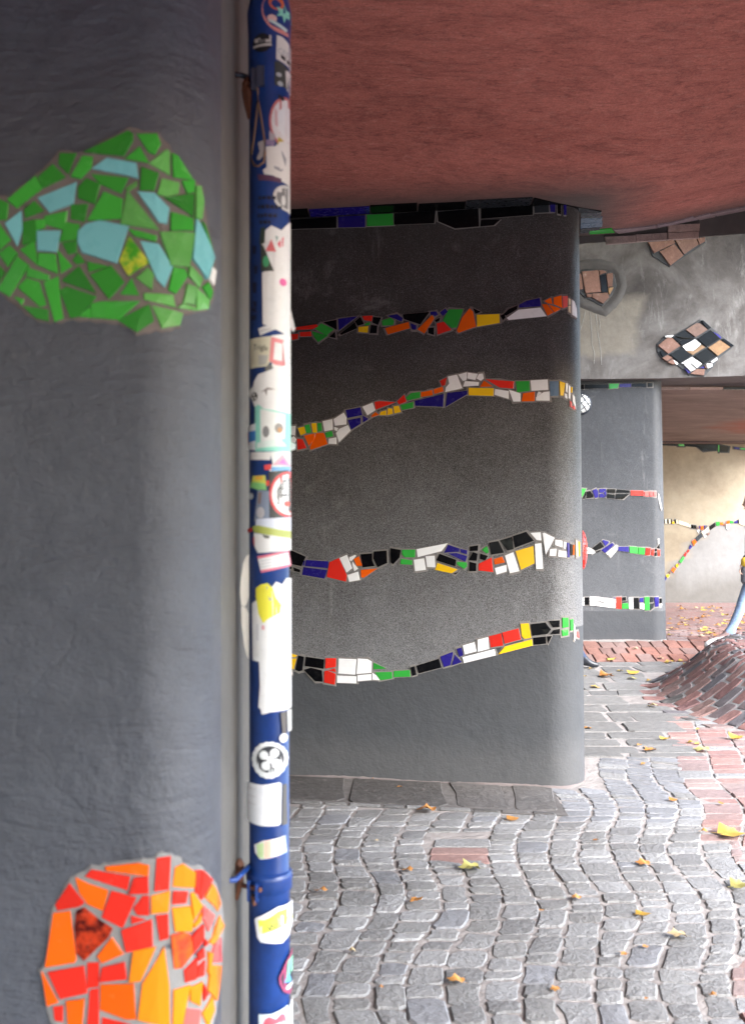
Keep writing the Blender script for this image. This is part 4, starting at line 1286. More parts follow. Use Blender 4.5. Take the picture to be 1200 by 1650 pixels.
s = st([(420, 535), (430, 531), (456, 532), (423, 546)], WHT); text_on_pipe('DETROIT', 424, 541, 4, GRY, s, 9, .7)
s = st([(440, 546), (470, 540), (470, 602), (441, 598)], WHT)
s = st([(406, 550), (440, 547), (440, 586), (433, 595), (407, 597)], (.66, .63, .50), 'cream sticker with handwriting'); text_on_pipe('Triglu', 412, 568, 9, BLK, s, -4, .75)
decal([(420, 577), (436, 577), (432, 592), (421, 593)], (.48, .48, .46), s)
s = st([(440, 548), (458, 552), (456, 558), (445, 556), (443, 584), (460, 586), (460, 594), (445, 592), (437, 586)], (.78, .25, .28), 'pink printed frame sticker')
st([(430, 598), (437, 591), (443, 596), (432, 604)], (.16, .16, .16))
s = st([(420, 607), (432, 603), (448, 596), (470, 588), (472, 682), (464, 674), (422, 660), (414, 658), (410, 646), (404, 638), (404, 632), (412, 625), (413, 618)], WHT, 'ragged white sticker with ink flowers')
decal(ell(414, 642, 5, 7), BLK, s); decal(ell(413, 639, 1.6, 2), WHT, s); decal(ell(416, 645, 1.6, 2), WHT, s); decal(ell(411, 645, 1.4, 2), WHT, s)
decal([(424, 636), (434, 628), (446, 631), (434, 632), (433, 642), (430, 634)], (.25, .22, .22), s); decal([(430, 668), (456, 668), (458, 672), (432, 673)], GRY, s)
s = st([(415, 658), (421, 655), (428, 662), (470, 668), (472, 729), (415, 729)], (.28, .70, .60), 'turquoise framed sticker with two animals')
decal([(423, 662), (460, 670), (459, 708), (445, 712), (424, 718)], (.78, .80, .80), s); decal(ell(432, 698, 5, 9), (.22, .22, .23), s); decal(ell(451, 692, 6, 8), (.26, .24, .23), s); decal(ell(452, 695, 3, 4), (.5, .24, .08), s); decal([(418, 716), (452, 708), (462, 720), (418, 724)], (.70, .80, .78), s)
s = st([(400, 689), (416, 684), (416, 727), (400, 725)], (.72, .75, .82)); decal([(404, 697), (416, 696), (416, 712), (404, 714)], (.05, .22, .62), s); decal([(400, 698), (404.5, 697), (404.5, 716), (400, 720)], (.45, .03, .05), s)
st([(408, 730), (440, 730), (438, 743), (408, 742)], (.76, .74, .76)); s = st([(438, 730), (470, 728), (470, 762), (437, 760), (442, 748)], (.74, .76, .78)); decal([(442, 751), (456, 733), (468, 752)], (.75, .36, .45), s); decal([(450, 748), (457, 740), (463, 750)], (.72, .16, .5), s)
decal([(440, 754), (466, 752), (466, 760), (440, 760)], (.15, .40, .72), s); decal([(429, 751), (440, 749), (440, 758), (430, 759)], (.68, .05, .06), s)
s = st([(436, 762), (470, 757), (472, 836), (437, 834)], (.025, .025, .028)); decal(ell(467, 797, 30, 37), (.70, .05, .06), s); decal(ell(468, 797, 27.5, 33), WHT, s); decal(ell(470, 797, 22, 27), (.03, .03, .035), s)
decal([(448, 778), (470, 776), (472, 819), (452, 818), (447, 808)], WHT, s); decal([(449, 788), (453, 786), (457, 788), (453, 790)], BLK, s); decal([(455, 797), (463, 797), (463, 799), (455, 800)], BLK, s); decal(ell(450, 811, 1.5, 1.5), BLK, s); decal(ell(462, 812, 4, 4.5), (.68, .08, .06), s)
s = st([(412, 768), (431, 767), (433, 790), (420, 790), (407, 786)], (.62, .62, .10), 'yellow and green scrap of a sticker'); decal([(410, 777), (432, 780), (433, 790), (420, 790), (407, 786)], (.25, .60, .22), s); decal([(416, 768), (428, 768), (427, 774), (416, 774)], (.75, .42, .06), s); decal([(432, 776), (437, 775), (437, 783), (432, 784)], (.65, .05, .04), s)
s = st([(420, 790), (437, 792), (437, 834), (430, 845), (414, 840)], (.20, .24, .34)); decal(ell(424, 826, 6, 9), (.50, .48, .52), s); decal([(421, 794), (426, 794), (424, 812), (420, 812)], (.22, .16, .15), s); st(ell(409, 800, 4, 5), (.55, .6, .66))
s = st([(418, 836), (470, 833), (472, 856), (416, 850)], (.62, .66, .78)); st([(400, 853), (411, 850), (411, 856), (400, 859)], (.62, .03, .04))
st([(411, 848), (420, 846), (448, 852), (470, 856), (471, 868), (440, 862), (414, 857)], (.40, .45, .10))
s = st([(414, 858), (440, 862), (470, 868), (470, 886), (420, 890), (413, 876)], WHT); decal([(426, 860), (438, 863), (436, 867), (430, 866)], (.12, .12, .11), s); decal([(412, 866), (414.5, 864), (415, 880), (413, 876)], (.65, .08, .10), s)
s = st([(419, 895), (464, 886), (468, 911), (425, 921)], (.74, .18, .26), 'pink bordered address sticker'); decal([(420, 899), (463, 890), (465, 908), (424, 917)], WHT, s)
for r_ in range(3):
    decal([(424, 902 + 5 * r_), (442, 898 + 5 * r_), (442, 899.6 + 5 * r_), (424, 903.6 + 5 * r_)], (.55, .56, .62), s)
s = st([(441, 943), (447, 935), (455, 940), (461, 930), (470, 932), (472, 1062), (422, 1062), (412, 1060), (411, 970), (417, 965), (425, 955)], WHT, 'big blank white sticker')
decal([(417, 946), (424, 940), (434, 937), (442, 945), (446, 960), (454, 972), (452, 985), (436, 993), (428, 1001), (421, 986), (417, 960)], (.80, .74, .05), s)
decal([(432, 941), (435, 944), (434, 948)], GRY, s); decal([(435, 958), (441, 963), (438, 966)], GRY, s); decal([(418, 1002), (421, 1002), (421, 1028), (418, 1028)], (.6, .6, .66), s); decal([(426, 1004), (430, 1004), (430, 1011), (426, 1011)], (.75, .35, .38), s)
s = st([(422, 1060), (470, 1055), (472, 1139), (440, 1141), (426, 1145), (424, 1136), (421, 1134), (424, 1085)], WHT, 'white sticker with two grey lines of print'); decal([(440, 1111), (466, 1109), (466, 1111), (440, 1113)], GRY, s); decal([(442, 1121), (464, 1119), (464, 1122), (442, 1124)], GRY, s); decal([(459, 1080), (462, 1082), (458, 1095), (456, 1095)], (.45, .7, .55), s)
st([(453, 1143), (461, 1142), (461, 1182), (456, 1182)], (.10, .09, .09)); st([(462, 1142), (468, 1142), (468, 1176), (463, 1176)], (.66, .66, .64)); st(ell(457, 1184, 5.5, 7), WHT)
s = st(ell(437, 1217, 26, 29, 72, .025, 18), (.76, .78, .80), 'round cogwheel sticker with fan blades'); decal(ell(438, 1216, 20, 21.5), (.02, .022, .03), s)
for ang in (35, 125, 215, 305):
    a = R(ang); cx_, cy_ = 438 + 11 * math.cos(a), 1216 + 12 * math.sin(a)
    decal(ell(cx_, cy_, 6.5, 7), (.78, .80, .82), s); decal([(438 - 3 * math.sin(a), 1216 + 3 * math.cos(a)), (cx_ - 3 * math.sin(a), cy_ + 3 * math.cos(a)), (cx_ + 3 * math.sin(a), cy_ - 3 * math.cos(a)), (438 + 3 * math.sin(a), 1216 - 3 * math.cos(a))], (.78, .80, .82), s)
s = st([(400, 1256), (403, 1255), (425, 1256), (451, 1253), (454, 1256), (453, 1319), (450, 1321), (425, 1321), (401, 1317)], (.78, .79, .84), 'plain white rectangular sticker')
for y in (1263, 1275, 1287): decal([(404, y), (417, y + .5), (417, y + 2), (404, y + 1.5)], (.62, .60, .64), s)
st([(456, 1258), (461, 1257), (462, 1322), (455, 1322)], (.10, .10, .10))
s = st([(415, 1352), (428, 1344), (459, 1339), (461, 1366), (440, 1371), (424, 1374), (416, 1364)], (.70, .68, .74), 'pastel rainbow sticker'); decal([(418, 1351), (429, 1346), (429, 1373), (420, 1370)], (.50, .66, .34), s); decal([(430, 1345), (440, 1343), (440, 1370), (430, 1372)], (.74, .48, .36), s); decal([(452, 1341), (459, 1340), (460, 1366), (453, 1367)], (.42, .58, .76), s)
s = st([(416, 1470), (419, 1466), (449, 1449), (467, 1449), (469, 1480), (463, 1500), (455, 1508), (425, 1504), (420, 1498)], (.80, .80, .86), 'white and yellow hexagonal sticker'); decal([(421, 1470), (433, 1468), (449, 1456), (461, 1455), (461, 1470), (468, 1473), (468, 1478), (424, 1492)], (.78, .80, .10), s)
text_on_pipe('THE', 434, 1472, 5, (.25, .28, .10), s, 16, 1.0); text_on_pipe('WS', 435, 1487, 10, (.03, .05, .08), s, 14, 1.0); text_on_pipe('BERLIN', 438, 1497, 4, (.40, .42, .48), s, 12, 1.0)
s = st([(468, 1526), (459, 1540), (450, 1562), (451, 1572), (456, 1586), (464, 1595), (476, 1592), (482, 1540)], (.28, .05, .12), 'dark red faceted sticker'); decal([(468, 1534), (460, 1546), (453, 1563), (455, 1574), (460, 1585), (466, 1589), (476, 1585), (478, 1545)], (.03, .03, .05), s); decal([(462, 1540), (470, 1538), (472, 1562), (460, 1566)], (.20, .55, .36), s); decal([(457, 1572), (463, 1560), (466, 1576)], (.12, .40, .70), s); decal(ell(464, 1582, 5, 4), (.6, .62, .66), s)
s = st([(422, 1618), (440, 1617), (462, 1610), (463, 1690), (423, 1692)], (.62, .72, .80), 'sticker of an open red mouth with teeth'); decal([(428, 1634), (431, 1625), (437, 1621), (446, 1626), (453, 1619), (458, 1622), (460, 1634), (458, 1668), (445, 1680), (430, 1668)], (.70, .10, .14), s)
decal([(429, 1641), (445, 1634), (459, 1632), (459, 1639), (430, 1648)], (.80, .78, .76), s); decal([(430, 1649), (459, 1640), (457, 1666), (445, 1676), (432, 1666)], (.62, .18, .28), s)
st([(464, 1612), (471, 1604), (473, 1690), (464, 1690)], (.76, .74, .74))

# peeling flaps of paper that stand off the pipe
def flap(pts, d, c, th=.0012, curl=0.0):
    n = len(pts); V = []
    for k in (0, 1):
        for i, (x, y) in enumerate(pts):
            p = P(x, y, d); p.y += k * th - curl * math.sin(math.pi * i / n); V.append(p)
    Fc = [tuple(range(n)), tuple(range(2 * n - 1, n - 1, -1))] + [(i, i + n, (i + 1) % n + n, (i + 1) % n) for i in range(n)]
    return fix_normals(mesh_obj('sticker', V, Fc, smat(c), pipe))
flap([(464, 480), (467, 492), (471, 510), (476, 530), (473, 536), (469, 530), (464, 505)], PD - .002, WHT, curl=.006)
flap([(464, 1068), (469, 1075), (472, 1086), (469, 1090), (464, 1080)], PD - .002, (.72, .66, .62), curl=.004)
flap([(464, 700), (470, 712), (477, 716), (476, 724), (468, 727), (463, 722)], PD - .002, WHT, curl=.005)
fl_ = flap([(401, 893), (397, 897), (392, 908), (388, 935), (387, 955), (389, 975), (394, 978), (398, 972), (401, 960)], PD - .025, (.80, .76, .71), .003)
fl_['label'] = 'white scrap sticking out behind the pipe'
flap([(389, 977), (396, 979), (401, 990), (401, 1062), (398, 1056), (394, 1040), (390, 1010)], PD - .025, (.80, .76, .71), .003)

# wire and cable tie hanging at the top
mb = MB()
def wp(x, y, o=.004): return cyl(x, y, o)
pts = [wp(419, 140), wp(420, 160), wp(420, 178), wp(417, 205), wp(414, 230), wp(410, 255), wp(410, 266), wp(414, 275), wp(421, 278), wp(429, 272), wp(431, 258), wp(430, 238), wp(427, 215), wp(423, 190), wp(421, 176)]
mb.tube(pts, .0024, 8); mb.build('cable_tie', plain('tan_cord', (.26, .15, .09), .6), pipe, True)
# brackets
def bracket(py, lower):
    wallx = NX
    y_ = wallx / ((370 - CX) / F) if lower else wallx / ((379 - CX) / F)
    br = MB(); z = pz(py)
    br.tube([(wallx - .02, y_, z + .004), (wallx + .012, y_ + .01, z + .003), (PCX - PR * .9, PD - .012, z)], .0065, 10)
    b = br.build('bracket', M['pipe_blue'] if lower else M['darkmetal'], pipe, True)
    if lower:
        l1 = MB(); l1.box(cyl(411, 1424, .008), (.007, .016, .050)); l1.box(cyl(422, 1424, .008), (.007, .016, .044)); l1.build('clamp_lug', M['pipe_blue'], b)
        l2 = MB(); l2.tube([cyl(405, 1420, .012), cyl(427, 1419, .012)], .006, 8); l2.tube([cyl(415, 1432, .009), cyl(416, 1447, .006)], .005, 8); l2.build('bolt', M['rustmetal'], b)
        l3 = MB(); q = P(386, 1392, 2.62); l3.tube([q + Vector((0, 0, .012)), q, q + Vector((.0, .0, -.03)), q + Vector((.004, 0, -.05))], [.005, .012, .010, .007], 8)
        q = P(384, 1436, 2.62); l3.tube([q + Vector((.006, 0, .03)), q, q + Vector((-.004, 0, -.02))], [.006, .007, .004], 8); l3.build('bolt', M['rustmetal'], b)
    else:
        l1 = MB(); l1.box(cyl(425, 137, .006), (.018, .010, .048)); l1.box(cyl(416, 140, .006), (.014, .008, .052)); l1.build('clamp_lug', plain('blue_grey_metal', (.06, .07, .11), .4, .3), b)
        l2 = MB(); q = P(399, 145, 2.63); l2.tube([q + Vector((0, 0, .03)), q + Vector((-.002, 0, .015)), q, q + Vector((.002, 0, -.035)), q + Vector((.004, 0, -.07))], [.006, .013, .015, .011, .004], 8); l2.build('bolt', M['rustmetal'], b)
bracket(130, False); bracket(1391, True)

# ================================================================ BACK OF THE COURT: lintel wall, pillar, second ceiling, far wall
WY = 11.7
LZ = CAMZ + (CY - 609) / F * WY
lint = empty('lintel_wall')
tag(lint, 'stained grey wall over the back passage with tile medallions', 'wall')
lp = Prof([(-6.0 + .5 * k, WY) for k in range(39)], 9.0, 0, False)
n = 28; V = []; Fc = []
xs = [-6 + 12.3 * i / (n - 1) for i in range(n)]
for x in xs:
    zb = LZ + .012 * math.sin(1.7 * x) + .012 * (x - 2.5)
    V += [(x, WY, 14.0), (x, WY, zb), (x, WY + .75, zb), (x, WY + .75, 14.0)]
for i in range(n - 1):
    for k in range(3):
        a = i * 4 + k; Fc.append((a, a + 1, a + 5, a + 4))
mi = []
for i in range(n - 1): mi += [0, 1, 0]
o = mesh_obj('wall', V, Fc, None, lint, False, [M['lintel'], M['soffit']], mi); fix_normals(o)
D7 = (1040, 500, 7.5); M7 = (900, 380, 7.5)
mosaic(lint, lp, [(M7, '''T 150,470 260,465 285,640 260,655 150,640; T 268,440 466,422 500,685 315,698; T 478,425 510,420 575,445 490,475; k 485,487 555,470 582,685 508,690
T 565,465 638,458 645,500 635,620 585,625; Y 587,634 652,632 605,715 592,690; T 325,705 390,708 385,745 335,745; T 397,705 580,694 600,750 525,825 397,750''')],
 'grout_dark', 'tile_medallion', (M7, '130,420 300,410 480,405 600,430 665,470 690,600 640,720 520,855 400,790 300,740 215,660 130,640'), th=.03, gth=.012, label='rounded terracotta medallion beside the big pillar')
mosaic(lint, lp, [(D7, '''T 470,240 600,160 640,165 735,240 590,330; k 660,130 680,130 775,215 742,238 700,195; k 345,322 430,255 460,250 575,345 440,345; k 310,330 420,355 380,388
k 390,395 440,355 560,362 420,435; k 610,348 770,245 885,345 720,445; n 800,266 870,300 900,338 888,350; k 900,357 930,347 1050,430 1015,450
T 140,430 250,335 310,345 405,435 262,530; w 225,315 325,305 300,333 225,330; w 430,440 580,358 655,415 560,495 470,490; Y 562,500 660,425 705,450 555,545 478,498
Y 740,455 880,365 1005,450 855,555; k 275,540 430,455 545,550 410,640; k 575,558 710,470 835,560 690,655; k 160,505 190,490 240,540 195,570
T 185,580 250,545 310,580 245,620; T 250,630 312,590 345,650 320,660; w 322,602 380,645 365,665 340,642; w 415,645 535,575 530,655; w 545,570 665,650 605,700 540,645
w 450,660 530,660 590,715 535,742; T 525,770 605,712 700,717 690,790; n 630,702 690,684 690,705; T 697,665 718,690 728,713 700,690
w 722,650 790,650 790,680 740,705 725,680; w 770,625 845,575 855,600 795,640; n 455,705 530,760 500,765''')],
 'grout_dark', 'tile_medallion', (D7, '640,115 690,120 1060,430 870,590 800,690 700,800 520,785 380,670 180,580 130,500 130,410 220,310 330,300 450,240'), th=.03, gth=.012, label='chequered black, white and terracotta diamond')
mosaic(lint, lp, [(E4, '''T 570,325 735,312 742,330 608,395; T 645,385 738,337 798,410 712,475; T 744,312 878,300 893,340 800,403; T 885,300 935,292 935,320 900,340''')],
 'grout_dark', 'tile_medallion', (E4, '565,300 940,285 942,325 800,422 712,482 600,412'), th=.03, gth=.012, label='terracotta tiles high on the wall below the ceiling edge')
rim_px = ccw_fix(to_px(parse('x 130,420 300,410 480,405 600,430 665,470 690,600 640,720 520,855 400,790 300,740 215,660 130,640')[0][1], M7))
ruz = [lp.hit(*q) for q in rim_px]; ruz2 = []
for i in range(len(ruz)):
    a, b = ruz[i], ruz[(i + 1) % len(ruz)]
    for k in range(5): ruz2.append((a[0] + (b[0] - a[0]) * k / 5, a[1] + (b[1] - a[1]) * k / 5))
cu = sum(u for u, z in ruz2) / len(ruz2); cz = sum(z for u, z in ruz2) / len(ruz2); n = len(ruz2)
V = []; Fc = []
for f, o_ in ((1.02, .001), (1.06, .004), (1.14, .016), (1.24, .020), (1.36, .010), (1.48, -.003)):
    for k, (u, z) in enumerate(ruz2):
        a = math.atan2(z - cz, u - cu); rr = math.hypot(u - cu, z - cz); rr = rr * .75 + .25 * .27 if f > 1.1 else rr
        V.append(lp.at(cu + rr * f * math.cos(a) + rnd.uniform(-.003, .003), cz + rr * f * math.sin(a), o_ + rnd.uniform(-.002, .002))[0])
for r_ in range(5):
    for i in range(n): Fc.append(((r_ + 1) * n + i, (r_ + 1) * n + (i + 1) % n, r_ * n + (i + 1) % n, r_ * n + i))
fix_normals(mesh_obj('plaster_rim', V, Fc, plaster('pale_rim_plaster', (.075, .07, .067), .3, 90, 0, .85, .5), lint, True))
# lime runs down the plaster
lime = plain('lime_deposit', (.27, .265, .255), .9)
for pts in ([(942, 502), (938, 520), (931, 545), (930, 570), (929, 590)], [(950, 503), (952, 530), (953, 555), (957, 570), (956, 592)], [(960, 506), (961, 530), (965, 550), (968, 575), (969, 592)], [(964, 508), (966, 522), (964, 535)]):
    V = []; Fc = []
    q = []
    for i in range(len(pts) - 1):
        for k in range(4):
            t = k / 4; q.append((pts[i][0] + (pts[i + 1][0] - pts[i][0]) * t + rnd.uniform(-.4, .4), pts[i][1] + (pts[i + 1][1] - pts[i][1]) * t))
    for (x, y) in q:
        w = rnd.uniform(.3, .65)
        a, b, c = P(x - w, y, WY), P(x, y, WY), P(x + w, y, WY); b.y -= .004; a.y -= .0005; c.y -= .0005
        V += [a, b, c]
    for i in range(len(q) - 1):
        for k in range(2): Fc.append((i * 3 + k, i * 3 + k + 3, i * 3 + k + 4, i * 3 + k + 1))
    mesh_obj('lime_streak', V, Fc, lime, lint, True)

# second pillar
B7 = (920, 770, 7.5)
bY = 11.95
bxr = (1066 - CX) / F * bY - .02
bprof = Prof(round_rect([(.7, bY), (bxr, bY - .10), (bxr + .12, bY + .8), (.7, bY + .9)], [.1, .13, .1, .1], 10, .12), 3.0, .018)
bp = empty('mosaic_pillar')
tag(bp, 'smaller grey plastered pillar with three mosaic bands at the back', 'pillar')
bz0 = CAMZ - (983 - CY) / F * bY
shaft('shaft', bprof, [.1, .2, .35, bz0, .7, 1.0, 1.4, 1.8, 2.2, 2.6, LZ + .06], [M['plaster_back'], M['plaster_plinth']], lambda i, u: 1 if i < 3 else 0, bp)
mosaic(bp, bprof, [(B7, '''g 60,150 120,130 178,130 165,160 120,245 60,248; k 172,165 178,200 155,252 138,250; k 184,165 225,158 262,208 262,238 184,245; n 252,150 300,130 322,165 325,232 285,245
n 335,135 410,130 418,145 378,178 335,182; n 387,180 418,152 418,230; n 335,195 375,188 410,235 335,238; k 430,135 532,135 522,185 430,178; k 430,192 520,203 518,248 430,245
k 550,138 702,152 702,178 538,178; k 538,194 702,194 620,258 528,255; r 715,152 868,158 868,215 715,210; p 880,168 935,165 932,225 878,220; p 942,165 975,165 980,225 945,225
p 988,165 1020,168 1020,225 990,225; w 1042,185 1054,220 1070,300 1082,390 1072,380 1050,270''')], 'grout_grey', grow=.013, th=.01, label='upper mosaic band ending in red shards')
mosaic(bp, bprof, [(B7, '''w 60,835 150,838 235,852 242,918 60,905; w 248,860 285,900 248,925; k 250,850 350,772 395,835 292,880; k 290,892 350,868 350,885 295,908
n 370,760 385,750 448,768 450,785 410,825; n 358,872 490,785 515,808 405,908; w 418,908 535,815 555,828 555,862 475,960; n 567,832 690,830 692,895 560,882
g 700,828 795,835 798,918 702,905; g 805,838 885,845 880,928 805,920; r 900,845 955,852 945,932 890,935; r 970,862 996,862 990,940 965,930
k 1006,858 1025,858 1025,885 1006,885; k 1006,900 1025,900 1025,942 1006,945; r 1035,865 1062,868 1062,945 1040,940; k 1030,845 1055,800 1058,855; w 1040,745 1055,740 1050,795 1038,795''')], 'grout_grey', grow=.013, th=.01, label='middle mosaic band with a tilted white shard')
mosaic(bp, bprof, [(B7, '''w 60,1450 150,1445 152,1490 60,1488; w 60,1495 152,1498 155,1540 60,1530; k 160,1445 212,1442 212,1532 160,1535; w 220,1435 340,1442 348,1488 220,1485
w 220,1495 305,1498 290,1540 220,1538; w 352,1450 448,1455 445,1516 357,1490; w 314,1502 430,1524 430,1562 302,1545; w 455,1460 533,1468 533,1516 450,1516
w 440,1527 530,1527 530,1572 438,1565; n 500,1445 522,1445 530,1458; r 540,1442 602,1440 600,1580 537,1575; k 610,1445 655,1438 660,1480 610,1485
k 612,1495 680,1490 675,1502 612,1508; g 610,1517 685,1514 688,1580 607,1580; w 690,1450 740,1445 745,1582 695,1582; k 750,1450 808,1448 820,1582 752,1578
n 822,1452 868,1448 868,1503 822,1500; w 827,1512 873,1517 878,1588 824,1575; g 880,1440 938,1438 943,1595 887,1600; d 950,1440 985,1438 985,1500 950,1503
d 950,1520 996,1514 988,1570 950,1603; n 997,1440 1048,1440 1048,1552 1008,1560; k 1060,1458 1082,1455 1085,1512 1062,1515; w 1062,1530 1086,1525 1075,1560 1062,1562''')], 'grout_grey', grow=.013, th=.01, label='lowest mosaic band with a row of white tiles')
S4 = (930, 600, 4.444)
mosaic(bp, bprof, [(S4, '''k -60,90 45,88 45,120 -60,122; k 50,88 218,85 222,115 50,118; g 225,82 295,80 285,115 224,118; n 300,82 382,80 382,105 298,108; k 386,80 490,76 492,108 386,105; k 500,76 535,75 535,105 500,105''')], 'grout_grey', 'top_tile_course', grow=.012, th=.01)

# caged bulkhead lamp on the back pillar
lam = empty('bulkhead_lamp')
tag(lam, 'round white bulkhead lamp with black wire cage on the back pillar', 'lamp')
lu, lz = bprof.hit(934, 651)
lc, ln = bprof.at(lu, lz, 0)
rotm = Vector((0, 0, 1)).rotation_difference(ln).to_matrix()
def lathe_at(prof, name, mat, seg=24):
    mb = MB(); mb.lathe(prof, (0, 0, 0), seg)
    mb.V = [tuple(rotm @ Vector(v) + lc) for v in mb.V]
    o = mb.build(name, mat, lam, True); fix_normals(o); return o
lathe_at([(.001, 0), (.122, 0), (.122, .03), (.112, .04), (.10, .04)], 'base_plate', M['darkmetal'])
lathe_at([(.104, .03), (.104, .045), (.098, .065), (.08, .085), (.05, .098), (.001, .103)], 'glass_dome', plain('opal_glass', (.72, .74, .72), .25))
mb = MB()
for off in (-.055, 0, .055):
    for ax in (0, 1):
        pts = []
        for k in range(-6, 7):
            t = k / 6 * math.sqrt(.112 ** 2 - off ** 2); r_ = math.hypot(t, off)
            h = .045 + .065 * math.sqrt(max(0, 1 - (r_ / .114) ** 2))
            v = Vector((t, off, h)) if ax == 0 else Vector((off, t, h))
            pts.append(rotm @ (Matrix.Rotation(R(35), 3, 'Z') @ v) + lc)
        mb.tube(pts, .0045, 6)
mb.build('wire_cage', M['darkmetal'], lam, True)

# second ceiling
FWY = 16.9
V = []; Fc = []
n2 = 14
for j in range(n2):
    y = WY + .74 + (FWY + .4 - WY - .74) * j / (n2 - 1)
    for x in (-3.0, 1, 3, 4.5, 5.5, 6.3):
        t = (y - WY - .74) / (FWY - WY - .74)
        V.append((x, y, 3.055 - .38 * t ** 1.1 + .02 * math.sin(x * .9)))
for j in range(n2 - 1):
    for i in range(5):
        a = j * 6 + i; Fc.append((a, a + 6, a + 7, a + 1))
c2 = mesh_obj('back_ceiling', V, Fc, M['ceiling2'], None, True)
tag(c2, 'brown brushed ceiling of the back passage', None, None, 'structure')
mb = MB(); mb.box((1.6, WY + 3.3, 4.6), (9.3, 5.0, 2.4)); mb.build('slab_above', M['soffit'], c2)
# pale tile trim along the front edge of the back ceiling
x = 3.3
while x < 6.0:
    L = rnd.uniform(.25, .5)
    mbx = MB(); mbx.box((x + L / 2, WY + .79, 3.02), (L - .012, .07, .025)); mbx.build('trim_tile', M[rnd.choice(['cream', 'tan', 'dark', 'brownbrick'])], c2); x += L
mb = MB(); mb.tube([(3.2, FWY - .25, 2.68), (5, FWY - .25, 2.675), (7.5, FWY - .25, 2.70)], .009, 6); mb.build('cable', M['darkmetal'], c2)

# far curved wall
fp = Prof([(x, FWY + .03 * (x - 5.6) ** 2 * (1 if x > 5.6 else .2)) for x in [1.0 + .25 * k for k in range(45)]], 2.9, 0, False)
fw = empty('curved_wall')
tag(fw, 'beige plastered far wall with a winding mosaic vine', 'wall')
us = fp.u; zs = [.1 + .06 * k for k in range(46)]
vine = [(1040, 960), (1068, 932), (1085, 912), (1100, 893), (1115, 873), (1130, 858), (1145, 848), (1162, 842), (1180, 840), (1200, 845), (1230, 860)]
vuz = sorted(fp.hit(*q) for q in vine); vu = [a for a, b in vuz]; vz = [b for a, b in vuz]
V = []; GF = []
for z in zs:
    for u in us:
        V.append(fp.at(float(u), z)[0]); GF.append(1.0 if z < np.interp(u, vu, vz) and u > vu[0] else 0.0)
nU = len(us); Fc = [(i * nU + k, i * nU + k + 1, (i + 1) * nU + k + 1, (i + 1) * nU + k) for i in range(len(zs) - 1) for k in range(nU - 1)]
o = mesh_obj('wall', V, Fc, M['farwall'], fw, True)
at = o.data.attributes.new('grey_field', 'FLOAT', 'POINT'); at.data.foreach_set('value', GF)
W8 = (1055, 820, 8.276)
mosaic(fw, fp, [(W8, '''c 60,145 102,142 105,195 60,195; k 107,140 123,138 123,185 109,185; c 127,140 150,138 155,198 130,195; k 157,138 172,138 175,195 161,195; c 177,140 200,140 200,198 180,195
k 205,140 220,140 220,198 205,198; y 224,170 250,165 250,200 224,200; k 255,140 272,142 272,190 255,185; c 276,145 295,145 298,195 280,195; c 310,150 440,195 435,240 320,205 302,190
c 447,215 470,208 470,250 442,240; k 475,212 505,212 505,262 475,260; k 512,215 545,220 540,265 510,262; T 550,240 578,230 576,270 548,268; n 582,228 598,225 597,258 582,265
O 602,230 640,228 635,275 607,280; n 645,225 665,222 650,265; T 662,250 680,235 675,268 652,280; n 674,225 690,222 685,238; w 555,285 585,280 575,325; d 590,285 608,290 603,313 587,315
d 607,317 633,365 555,438 530,395; c 614,312 705,237 716,290 637,348; w 642,357 673,350 673,370 652,378; T 687,330 725,315 720,340 700,350; k 714,235 790,182 800,235 727,285
g 805,175 855,170 855,220 812,225; O 862,180 900,175 905,215 868,215; T 910,200 943,185 940,225 915,225; O 947,165 980,155 985,195 952,200; w 945,207 1000,202 965,280 945,260
g 987,155 1035,165 1035,190 992,195; n 1045,175 1093,150 1093,190 1060,190; k 1098,145 1110,142 1110,190 1098,190; c 1114,145 1160,140 1195,190 1185,225 1117,195
k 1205,195 1260,215 1250,260 1200,238; g 1268,222 1330,250 1320,300 1262,270; O 485,430 520,405 550,440 510,495; n 465,475 490,505 457,543 447,525; r 417,570 438,542 453,560 430,588
r 377,615 405,577 416,600 398,638; g 317,700 370,630 388,655 345,723; T 302,735 315,722 325,740 310,755; y 268,750 295,727 306,765 285,785; O 208,815 240,772 273,800 240,853
T 177,845 200,822 213,845 195,868; y 142,885 175,867 188,895 160,918; n 117,930 135,907 148,935 127,956; g 98,920 114,915 114,950''')], 'grout_grey', 'mosaic_vine', grow=.012, th=.012, label='winding mosaic vine of black, orange and green shards')
mosaic(fw, fp, [(S4, '''k 560,490 715,500 715,525 560,520; g 720,502 760,505 760,530 720,528; k 766,505 998,515 993,560 890,560 860,535 766,530; g 1003,520 1012,520 1012,568 1003,568
k 1016,520 1080,535 1075,570 1016,568; n 1120,535 1155,540 1155,552 1120,548; g 1165,540 1195,545 1195,556 1165,552''')], 'grout_dark', 'top_tile_course', grow=.03, th=.012)

